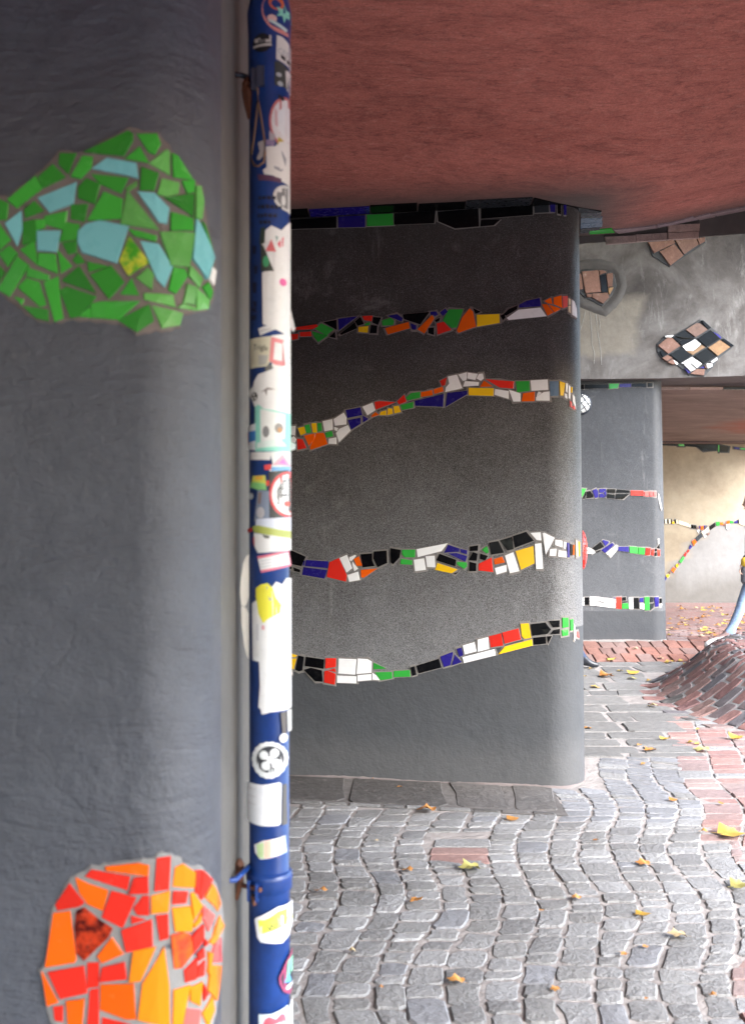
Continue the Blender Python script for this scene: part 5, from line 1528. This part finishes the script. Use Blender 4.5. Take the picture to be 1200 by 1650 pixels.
# ================================================================ BRICK MOUND AND ROUND STONE BENCH
def mound_h(x, y):
    r = math.hypot(x - MC[0], y - MC[1])
    wob = .07 * math.sin(3 * math.atan2(y - MC[1], x - MC[0]) + .6)
    t = min(1, max(0, (MR + wob - r) / .64))
    return gz(y) + .50 * (t ** 1.3 if t < .8 else .8 ** 1.3 + (t - .8) * .6) * (1.0)
mnd = empty('brick_mound')
tag(mnd, 'swelling mound of dark red bricks rising from the pavement at the right', 'mound')
V = [(MC[0], MC[1], mound_h(*MC) - .006)]; Fc = []
for i in range(1, 25):
    r_ = (MR + .02) * i / 24
    for k in range(64):
        a = 2 * math.pi * k / 64; x, y = MC[0] + r_ * math.cos(a), MC[1] + r_ * math.sin(a)
        V.append((x, y, mound_h(x, y) - .006))
for k in range(64): Fc.append((0, 1 + k, 1 + (k + 1) % 64))
for i in range(23):
    for k in range(64):
        a = 1 + i * 64 + k; b = 1 + i * 64 + (k + 1) % 64; Fc.append((a, a + 64, b + 64, b))
mesh_obj('mortar_bed', V, Fc, M['mortar'], mnd, True)
mbr = []
ncol = int(2 * math.pi * 1.8 / .118)
for k in range(ncol):
    r_ = MR + .10 - (.12 if k % 2 else 0) + rnd.uniform(-.03, .03)
    while r_ > .7:
        dr = rnd.choice([.20, .20, .19, .10 if rnd.random() < .3 else .20])
        a0, a1 = 2 * math.pi * k / ncol, 2 * math.pi * (k + 1) / ncol
        def pt(a, r): return (MC[0] + r * math.cos(a + .16 * (MR - r)), MC[1] + r * math.sin(a + .16 * (MR - r)))
        g = .011 / r_
        q = [pt(a0 + g, r_ - dr + .011), pt(a0 + g, r_ - .011), pt(a1 - g, r_ - .011), pt(a1 - g, r_ - dr + .011)]
        q = [(x + rnd.uniform(-.003, .003), y + rnd.uniform(-.003, .003)) for x, y in q]
        V, Fc = stone(q, h=rnd.uniform(.0, .006), crown=.001, bevel=.007, jit=.004, cut=.12, depth=.05, zf=mound_h, tilt=.006)
        mbr.append((V, Fc, 'mound_brick' if rnd.random() < .94 else 'slab_dark'))
        r_ -= dr
lay(mbr, 'brick', None, mnd, 300, 'brick_field')

bench = empty('round_bench')
tag(bench, 'round white stone bench slab behind the brick mound', 'bench')
mb = MB(); mb.lathe([(.001, .235), (1.0, .235), (1.06, .25), (1.06, .325), (1.04, .338), (.001, .34)], (4.22, 10.2, 0), 48)
mb.build('slab', stone_mat('white_stone', [(.62, .60, .57), (.66, .64, .61)], .7, 12, .3), bench)
mb = MB(); mb.lathe([(.75, -.05), (.72, .236)], (4.25, 10.25, 0), 32); mb.build('base', M['slab_dark'], bench)

# ================================================================ PEOPLE
def person(name, origin, heading, J, colors, hair, headc, zones):
    """one skinned body; J: joint -> (forward, side, up, radius); zones: joint pair -> material key"""
    names = list(J); idx = {k: i for i, k in enumerate(names)}
    edges = [e for e in zones if e[0] in idx and e[1] in idx]
    me = bpy.data.meshes.new('body'); me.from_pydata([J[k][:3] for k in names], [(idx[a], idx[b]) for a, b in edges], [])
    tmp = bpy.data.objects.new('body', me); COL.objects.link(tmp)
    sk = tmp.modifiers.new('s', 'SKIN'); sk.use_smooth_shade = True
    for i, k in enumerate(names):
        sv = me.skin_vertices[0].data[i]; r = J[k][3]
        sv.radius = r if isinstance(r, tuple) else (r, r); sv.use_root = (k == 'pelvis')
    sb = tmp.modifiers.new('b', 'SUBSURF'); sb.levels = 2; sb.render_levels = 2
    dg = bpy.context.evaluated_depsgraph_get()
    m2 = bpy.data.meshes.new_from_object(tmp.evaluated_get(dg))
    COL.objects.unlink(tmp); bpy.data.objects.remove(tmp)
    bm = bmesh.new(); bm.from_mesh(m2)
    keys = sorted(set(zones.values())); keys += [k for k in ('skin', 'shoe', 'eye', 'lip') if k not in keys]
    segs = [(Vector(J[a][:3]), Vector(J[b][:3]), keys.index(zones[(a, b)])) for a, b in edges]
    for f in bm.faces:
        c = f.calc_center_median(); best = None
        for a, b, mi in segs:
            ab = b - a; t = max(0, min(1, (c - a).dot(ab) / max(ab.length_squared, 1e-9))); d = (c - (a + ab * t)).length
            if best is None or d < best[0]: best = (d, mi)
        f.material_index = best[1]; f.smooth = True
    # head: shaped ellipsoid with brow, nose, mouth, chin, ears
    hc = Vector(headc); hw, hd, hh = .075, .098, .118
    def addv(grid, mi):
        vs = [[bm.verts.new(p) for p in row] for row in grid]
        for i in range(len(vs) - 1):
            n = len(vs[i])
            for k in range(n):
                try:
                    f = bm.faces.new((vs[i][k], vs[i][(k + 1) % n], vs[i + 1][(k + 1) % n], vs[i + 1][k])); f.material_index = mi; f.smooth = True
                except ValueError: pass
    grid = []
    for i in range(1, 24):
        ph = math.pi * i / 24 - math.pi / 2; row = []
        for k in range(32):
            th = 2 * math.pi * k / 32
            x = math.cos(ph) * math.cos(th); y = math.cos(ph) * math.sin(th); z = math.sin(ph)
            if z < -.2: y *= 1 - .35 * (-z - .2); x *= 1 - (.10 if x > 0 else .35) * (-z - .2)
            p = Vector((x * hd, y * hw, z * hh))
            fr = math.exp(-(y / .16) ** 2) * (1 if x > 0 else 0)
            p.x += .024 * fr * math.exp(-((z + .18) / .14) ** 2) + .006 * fr * math.exp(-((z + .55) / .10) ** 2) + .010 * fr * math.exp(-((z + .82) / .12) ** 2)
            if x > .3: p.x -= .008 * math.exp(-((abs(y) - .36) / .16) ** 2) * math.exp(-((z - .05) / .12) ** 2)
            row.append(hc + p)
        grid.append(row)
    addv(grid, keys.index('skin'))
    for sy in (-1, 1):
        for (c, r, mi) in ((hc + Vector((.084, sy * .030, .006)), Vector((.010, .014, .008)), keys.index('eye')), (hc + Vector((-.005, sy * .074, -.008)), Vector((.022, .010, .032)), keys.index('skin'))):
            addv([[c + Vector((math.cos(math.pi * i / 8 - math.pi / 2) * math.cos(2 * math.pi * k / 12) * r.x, math.cos(math.pi * i / 8 - math.pi / 2) * math.sin(2 * math.pi * k / 12) * r.y, math.sin(math.pi * i / 8 - math.pi / 2) * r.z)) for k in range(12)] for i in range(1, 8)], mi)
    c = hc + Vector((.091, 0, -.066)); r = Vector((.008, .024, .007))
    addv([[c + Vector((math.cos(math.pi * i / 8 - math.pi / 2) * math.cos(2 * math.pi * k / 12) * r.x, math.cos(math.pi * i / 8 - math.pi / 2) * math.sin(2 * math.pi * k / 12) * r.y, math.sin(math.pi * i / 8 - math.pi / 2) * r.z)) for k in range(12)] for i in range(1, 8)], keys.index('lip'))
    # hands: fingers and thumb grown from the palm
    for sd_ in ('L', 'R'):
        w = Vector(J['wrist' + sd_][:3]); h = Vector(J['hand' + sd_][:3]); ax = (h - w).normalized()
        side = ax.cross(Vector((0, 1, 0)));
        if side.length < .1: side = Vector((1, 0, 0))
        side.normalize(); curl = side.cross(ax) * (1 if sd_ == 'L' else -1)
        for fi, (o_, L) in enumerate(((.026, .070), (.009, .078), (-.009, .073), (-.026, .058))):
            mbf = MB(); b0 = h + side * o_
            mbf.tube([b0, b0 + ax * L * .5 + curl * .006, b0 + ax * L * .8 + curl * .024, b0 + ax * L * .9 + curl * .042], [.0095, .0085, .008, .006], 8)
            vs = [bm.verts.new(v) for v in mbf.V]
            for f in mbf.F:
                ff = bm.faces.new([vs[q] for q in f]); ff.material_index = keys.index('skin'); ff.smooth = True
        mbf = MB(); b0 = w + (h - w) * .45 + side * .03
        mbf.tube([b0, b0 + ax * .025 + side * .016 + curl * .008, b0 + ax * .052 + side * .018 + curl * .02], [.012, .010, .007], 8)
        vs = [bm.verts.new(v) for v in mbf.V]
        for f in mbf.F:
            ff = bm.faces.new([vs[q] for q in f]); ff.material_index = keys.index('skin'); ff.smooth = True
    T = Matrix.Translation(origin) @ Matrix.Rotation(heading, 4, 'Z')
    bm.transform(T)
    bmesh.ops.recalc_face_normals(bm, faces=bm.faces)
    bm.to_mesh(m2); bm.free()
    for k in keys: m2.materials.append(colors[k])
    root = empty('person')
    body = bpy.data.objects.new('body', m2); COL.objects.link(body); body.parent = root
    # hair cap
    V = []; Fc = []; rows = 10; seg = 28
    for i in range(rows + 1):
        for k in range(seg):
            th = 2 * math.pi * k / seg
            lo = -.05 if abs(math.sin(th)) > .5 or math.cos(th) < 0 else .52
            if math.cos(th) < -.2: lo = -hair
            if lo < -.3 and abs(math.sin(th)) > .8: lo = -hair * .7
            z = lo + (1 - lo) * i / rows
            rr = math.sqrt(max(0, 1 - min(1, max(z, -.25)) ** 2)) if z > -.25 else .97 - (.25 + z) * -.12
            v = Vector((math.cos(th) * rr * hd * 1.10 - .006, math.sin(th) * rr * hw * 1.14, z * hh * 1.08 + .004)) * (1 + .02 * math.sin(9 * th + i))
            V.append(T @ (hc + v))
    for i in range(rows):
        for k in range(seg): Fc.append((i * seg + k, i * seg + (k + 1) % seg, (i + 1) * seg + (k + 1) % seg, (i + 1) * seg + k))
    fix_normals(mesh_obj('hair', V, Fc, colors['hair'], root, True))
    return root, T

def cloth(name, c, sc_=60):
    m = bpy.data.materials.new(name); nt, b = nodes(m)
    n = noise(nt, 7, 5, .6); col = ramp(nt, n, [(.3, tuple(x * .8 for x in c)), (.7, tuple(min(1, x * 1.15) for x in c))])
    nt.links.new(col, b.inputs['Base Color']); b.inputs['Roughness'].default_value = .85
    p = bump(nt, b, noise(nt, sc_ * 4, 2, .6), .2, .003); bump(nt, b, noise(nt, 14, 3, .5, mapscale=(1, 1, 2.5)), .5, .02, p)
    return m
skin = plain('skin', (.50, .31, .23), .5); hairm = plain('dark_hair', (.012, .010, .010), .45); eye = plain('eye', (.02, .015, .012), .2); lip = plain('lip', (.38, .15, .13), .5)
Zt = {('pelvis', 'belly'): 'top', ('belly', 'chest'): 'top', ('chest', 'neckb'): 'top', ('neckb', 'neck'): 'skin', ('neck', 'skull'): 'skin',
      ('pelvis', 'hipL'): 'trousers', ('pelvis', 'hipR'): 'trousers', ('hipL', 'kneeL'): 'trousers', ('hipR', 'kneeR'): 'trousers', ('kneeL', 'calfL'): 'trousers', ('kneeR', 'calfR'): 'trousers',
      ('calfL', 'ankleL'): 'trousers', ('calfR', 'ankleR'): 'trousers', ('ankleL', 'ballL'): 'shoe', ('ankleR', 'ballR'): 'shoe', ('ballL', 'toeL'): 'shoe', ('ballR', 'toeR'): 'shoe', ('ankleL', 'heelL'): 'shoe', ('ankleR', 'heelR'): 'shoe',
      ('chest', 'shoL'): 'top', ('chest', 'shoR'): 'top', ('shoL', 'elbL'): 'top', ('shoR', 'elbR'): 'top', ('elbL', 'wristL'): 'top', ('elbR', 'wristR'): 'top', ('wristL', 'handL'): 'skin', ('wristR', 'handR'): 'skin'}
def joints(front, rear, armf, armr):
    """stride: front/rear = knee, ankle forward offsets; arms = elbow, wrist (forward, up)"""
    J = {'pelvis': (0, 0, .86, (.105, .125)), 'belly': (.005, 0, .98, (.095, .12)), 'chest': (.0, 0, 1.16, (.105, .145)), 'neckb': (-.01, 0, 1.315, (.055, .065)), 'neck': (.008, 0, 1.37, .047), 'skull': (.015, 0, 1.45, .05)}
    for s_, sy, (kf, kz, af, az, flat) in (('L', .085, front), ('R', -.085, rear)):
        J['hip' + s_] = (kf * .15, sy, .80, .088); J['knee' + s_] = (kf, sy * 1.05, kz, .058)
        J['calf' + s_] = ((kf * .65 + af * .35) - .012, sy * 1.05, kz * .65 + az * .35, .056)
        J['ankle' + s_] = (af, sy * 1.1, az, .044)
        ca, sa = math.cos(flat), math.sin(flat)
        J['heel' + s_] = (af - .045 * ca, sy * 1.1, az - .045 - .045 * sa * -1 * 0, .036)
        J['ball' + s_] = (af + .115 * ca, sy * 1.15, az - .055 + .115 * sa, .034); J['toe' + s_] = (af + .175 * ca, sy * 1.15, az - .062 + .175 * sa, .024)
    for s_, sy, (ef, ez, wf, wz) in (('L', .17, armf), ('R', -.17, armr)):
        J['sho' + s_] = (-.005, sy, 1.275, .055); J['elb' + s_] = (ef, sy * 1.22, ez, .042); J['wrist' + s_] = (wf, sy * 1.1, wz, .029)
        d = Vector((wf - ef, 0, wz - ez)).normalized(); J['hand' + s_] = (wf + d.x * .075, sy * 1.08, wz + d.z * .075, (.034, .018))
    return J
J = joints((.17, .46, .32, .095, .05), (-.12, .45, -.40, .15, -.5), (.05, 1.03, .15, .87), (-.08, 1.02, .0, .83))
col1 = {'top': cloth('maroon_wool', (.16, .02, .05)), 'trousers': cloth('pale_denim', (.22, .30, .43)), 'skin': skin, 'shoe': plain('taupe_shoe', (.30, .20, .18), .7), 'hair': hairm, 'eye': eye, 'lip': lip}
p1, T1 = person('person', Vector((4.11, 11.66, .2)), math.pi, J, col1, .8, (.03, 0, 1.50), Zt)
tag(p1, 'walking person in maroon top and light blue jeans cut by the right edge', 'person')
# bag carried at the hip
def bag_mesh(c, sz, mat, parent, name):
    mb = MB(); pr = [(.05, -.5), (.42, -.48), (.5, -.36), (.5, .2), (.42, .44), (.2, .5), (.02, .5)]
    mb.lathe(pr, (0, 0, 0), 20); mb.V = [tuple(T1 @ (Vector(c) + Vector((v[0] * sz[0], v[1] * sz[1], v[2] * sz[2])))) for v in mb.V]
    return fix_normals(mb.build(name, mat, parent, True))
bag = empty('shoulder_bag'); tag(bag, 'mustard and grey shoulder bag held by the walking person', 'bag')
bag_mesh((.12, .20, .74), (.22, .10, .20), cloth('grey_canvas', (.10, .10, .11)), bag, 'pouch'); bag_mesh((.13, .205, .875), (.20, .09, .10), cloth('mustard_canvas', (.55, .34, .03)), bag, 'flap')
mb = MB(); mb.tube([T1 @ Vector(p) for p in ((.03, .2, .92), (.0, .22, 1.1), (-.005, .19, 1.33), (-.03, .22, 1.15), (.2, .2, .92))], .012, 8); mb.build('strap', cloth('grey_strap', (.10, .10, .11)), bag, True)

J = joints((.14, .45, .24, .095, .0), (-.10, .45, -.36, .14, -.5), (-.1, 1.04, -.02, .84), (-.02, 1.03, .02, .84))
col2 = {'top': cloth('dark_coat', (.05, .05, .06)), 'trousers': cloth('dark_denim', (.03, .045, .09)), 'skin': skin, 'shoe': plain('black_shoe', (.018, .02, .026), .4), 'hair': hairm, 'eye': eye, 'lip': lip}
p2, T2 = person('person', Vector((1.80, 10.55, gz(10.5))), 0.0, J, col2, .4, (.03, 0, 1.50), Zt)
tag(p2, 'person in dark jeans whose black shoe shows past the big pillar', 'person')

# ================================================================ FALLEN LEAVES
def leaf_outline():
    tips = [(-90, 1.0), (-38, .92), (-8, .55), (22, .82), (62, .5), (90, .25)]
    pts = []
    def add(a, r): pts.append((r * math.cos(R(a)), r * math.sin(R(a))))
    half = [(0, 1.0), (12, .80), (28, .66), (48, .92), (60, .74), (78, .58), (100, .74), (120, .55), (150, .42), (180, .2)]
    full = [(a, r) for a, r in half] + [(360 - a, r) for a, r in half[-2:0:-1]]
    return [(r * rnd.uniform(.85, 1.1) * math.cos(R(a)), r * rnd.uniform(.85, 1.1) * math.sin(R(a))) for a, r in full]
LEAFM = []
for i in range(7):
    o_ = leaf_outline(); n = len(o_); k1, k2 = rnd.uniform(.08, .4), rnd.uniform(-.25, .25)
    def zc(x, y): return k1 * y * y + k2 * x * abs(x) * .5 + .10 + .12 * math.sin(5 * x + 3 * y)
    V = [(0, 0, zc(0, 0))] + [(x * .5, y * .5, zc(x * .5, y * .5)) for x, y in o_] + [(x, y, zc(x, y)) for x, y in o_]
    zmin = min(v[2] for v in V); V = [(x, y, z - zmin) for x, y, z in V]
    Fc = [(0, 1 + k, 1 + (k + 1) % n) for k in range(n)] + [(1 + k, 1 + n + k, 1 + n + (k + 1) % n, 1 + (k + 1) % n) for k in range(n)]
    b = len(V); V += [(-.05, -.02, .02), (-.05, .02, .02), (-.7, .10, .05), (-.7, .06, .05)]; Fc.append((b, b + 1, b + 2, b + 3))
    LEAFM.append((V, Fc))
LEAFMESH = {}
def leaf(px, py, wpx, kind, label, group=None, lift=.004):
    p = hit_ground(px, py); s = wpx / F * p.y / 1.8
    k = (rnd.randrange(7), kind)
    if k not in LEAFMESH:
        V, Fc = LEAFM[k[0]]; me = bpy.data.meshes.new('fallen_leaf'); me.from_pydata(V, [], Fc); me.materials.append(M['leaf_' + kind])
        for q in me.polygons: q.use_smooth = True
        LEAFMESH[k] = me
    o = bpy.data.objects.new('fallen_leaf', LEAFMESH[k]); COL.objects.link(o)
    z = p.z
    dm = math.hypot(p.x - MC[0], p.y - MC[1])
    if dm < MR + .1: z = mound_h(p.x, p.y)
    o.location = (p.x, p.y, z + lift + .004); s = max(s, .012)
    o.scale = (s, s, s * rnd.uniform(.7, 1.3)); o.rotation_euler = (rnd.uniform(-.12, .12), rnd.uniform(-.12, .12), rnd.uniform(-.9, .9) + (math.pi if rnd.random() < .5 else 0))
    tag(o, label, 'leaf', group or 'fallen leaves on the paving')
    return o
BIG = [(692, 1309, 42, 'orange', 'large tan maple leaf at the edge of the dark slabs'), (823, 1323, 28, 'orange', 'curled orange leaf on the setts in front of the rightmost dark slab'),
 (764, 1402, 46, 'lime', 'large yellow-green maple leaf just below the inset red bricks'), (515, 1438, 28, 'orange', 'broken orange leaf on the setts nearest the blue pipe'),
 (740, 1585, 38, 'orange', 'orange leaf on the lowest setts right of centre'), (1170, 1347, 62, 'yellow', 'large pale yellow leaf on the red paving at the right edge'),
 (1097, 1511, 40, 'pale', 'long pale leaf on the setts at lower right'), (1186, 1431, 38, 'lime', 'yellow-green leaf at the right edge on the setts'),
 (1135, 1210, 34, 'lime', 'greenish leaf on the paving in front of the mound'), (1112, 1076, 34, 'yellow', 'bright yellow leaf cluster piece at the left foot of the mound'),
 (985, 1064, 22, 'yellow', 'yellow leaf at the foot of the brick ramp under the back pillar'), (972, 1091, 30, 'orange', 'orange leaf on the flagstones right of the black shoe'),
 (948, 1175, 20, 'orange', 'orange leaf against the right foot of the big pillar'), (645, 1270, 11, 'orange', 'small orange leaf lying on a dark slab'),
 (1130, 1342, 20, 'orange', 'brown leaf touching the large pale yellow leaf'), (1182, 1192, 30, 'yellow', 'pale yellow leaf at the lower right foot of the mound')]
for a in BIG: leaf(*a)
for (x, y, w, k) in [(655, 1404, 24, 'orange'), (672, 1454, 28, 'orange'), (897, 1598, 24, 'orange'), (930, 1450, 24, 'orange'), (871, 1470, 11, 'orange'), (960, 1356, 12, 'orange'), (1040, 1395, 30, 'orange'),
                     (607, 1357, 12, 'pale'), (1032, 1477, 34, 'yellow'), (1007, 1540, 18, 'orange'), (1040, 1528, 16, 'orange'), (1160, 1297, 13, 'orange'), (1082, 1292, 18, 'orange'), (927, 1449, 10, 'orange'), (1041, 1612, 10, 'orange'), (615, 1595, 12, 'orange'), (565, 1535, 18, 'pale'), (1146, 1606, 16, 'orange')]:
    leaf(x, y, w, k, 'small ' + {'yellow': 'golden yellow', 'orange': 'orange-brown', 'pale': 'pale straw'}[k] + ' fallen leaf lying on the grey setts', 'small leaves on the setts')
for (x, y, w, k) in [(1037, 1232, 13, 'orange'), (1050, 1210, 26, 'orange'), (1068, 1193, 22, 'yellow'), (1124, 1176, 11, 'yellow'), (1018, 1087, 24, 'yellow'), (1020, 1095, 22, 'lime'), (960, 1109, 20, 'yellow'), (942, 1091, 12, 'yellow'), (1048, 1140, 24, 'pale'),
                     (1080, 1068, 22, 'yellow'), (1122, 1064, 24, 'yellow'), (1000, 1082, 14, 'yellow'), (1043, 1098, 12, 'yellow'), (1022, 1046, 12, 'pale'), (1095, 1066, 14, 'yellow'), (1065, 1062, 12, 'pale'), (1030, 1202, 12, 'orange'), (1110, 1198, 16, 'yellow'), (1125, 1200, 14, 'yellow'), (950, 1079, 10, 'yellow')]:
    leaf(x, y, w, k, 'small ' + {'yellow': 'golden yellow', 'orange': 'orange-brown', 'pale': 'pale straw', 'lime': 'yellow-green'}[k] + ' leaf on the flagstones beside the mound', 'small leaves on the flagstones')
for i in range(75):
    y = 976 + 54 * rnd.random() ** .8; x = rnd.uniform(1072, 1215)
    k = rnd.choice(['yellow', 'yellow', 'orange', 'pale', 'orange'])
    leaf(x, y, rnd.uniform(9, 18), k, {'yellow': 'golden yellow', 'orange': 'orange-brown', 'pale': 'pale straw'}[k] + ' leaf scattered on the far brick terrace', 'leaves scattered on the brick terrace', .006)
for (x, y) in [(483, 1249), (500, 1250), (512, 1249), (524, 1248), (540, 1251), (552, 1252), (570, 1253), (600, 1256), (585, 1254), (475, 1248)]:
    leaf(x, y, rnd.uniform(4, 9), rnd.choice(['orange', 'pale', 'orange']), 'tiny dry leaf scrap along the foot of the big pillar', 'leaf scraps along the pillar')

# ================================================================ GRIT AND MORTAR ALONG THE FEET OF THE PILLARS
def fillet(prof, name, u0, u1, zb, parent, mat, w=.04, h=.014):
    V = []; Fc = []; n = int((u1 - u0) / .03); a = [rnd.uniform(0, 6.28) for _ in range(4)]
    for i in range(n + 1):
        u = u0 + (u1 - u0) * i / n
        k = .6 + .3 * math.sin(5 * u + a[0]) + .2 * math.sin(13 * u + a[1]) + rnd.uniform(-.12, .12); k2 = .7 + .3 * math.sin(7 * u + a[2]) + rnd.uniform(-.15, .15)
        for o, z in ((-.01, h * k2), (.004, h * k2), (w * k * .5, h * .45 * k2), (w * k, -.008)):
            V.append(prof.at(u, zb + z, o)[0])
    for i in range(n):
        for k in range(3):
            b = i * 4 + k; Fc.append((b, b + 1, b + 5, b + 4))
    return fix_normals(mesh_obj(name, V, Fc, mat, parent, True))
ua = midprof.hit(300, 1240)[0]; ub_ = midprof.hit(936, 1240)[0] + .3
fillet(midprof, 'mortar_fillet', ua, ub_, 0, pave, M['grout_brown'])
fillet(bprof, 'mortar_fillet', bprof.hit(900, 1025)[0], bprof.hit(1062, 1025)[0] + .2, .2, terr, M['grout_grey'], .05, .015)
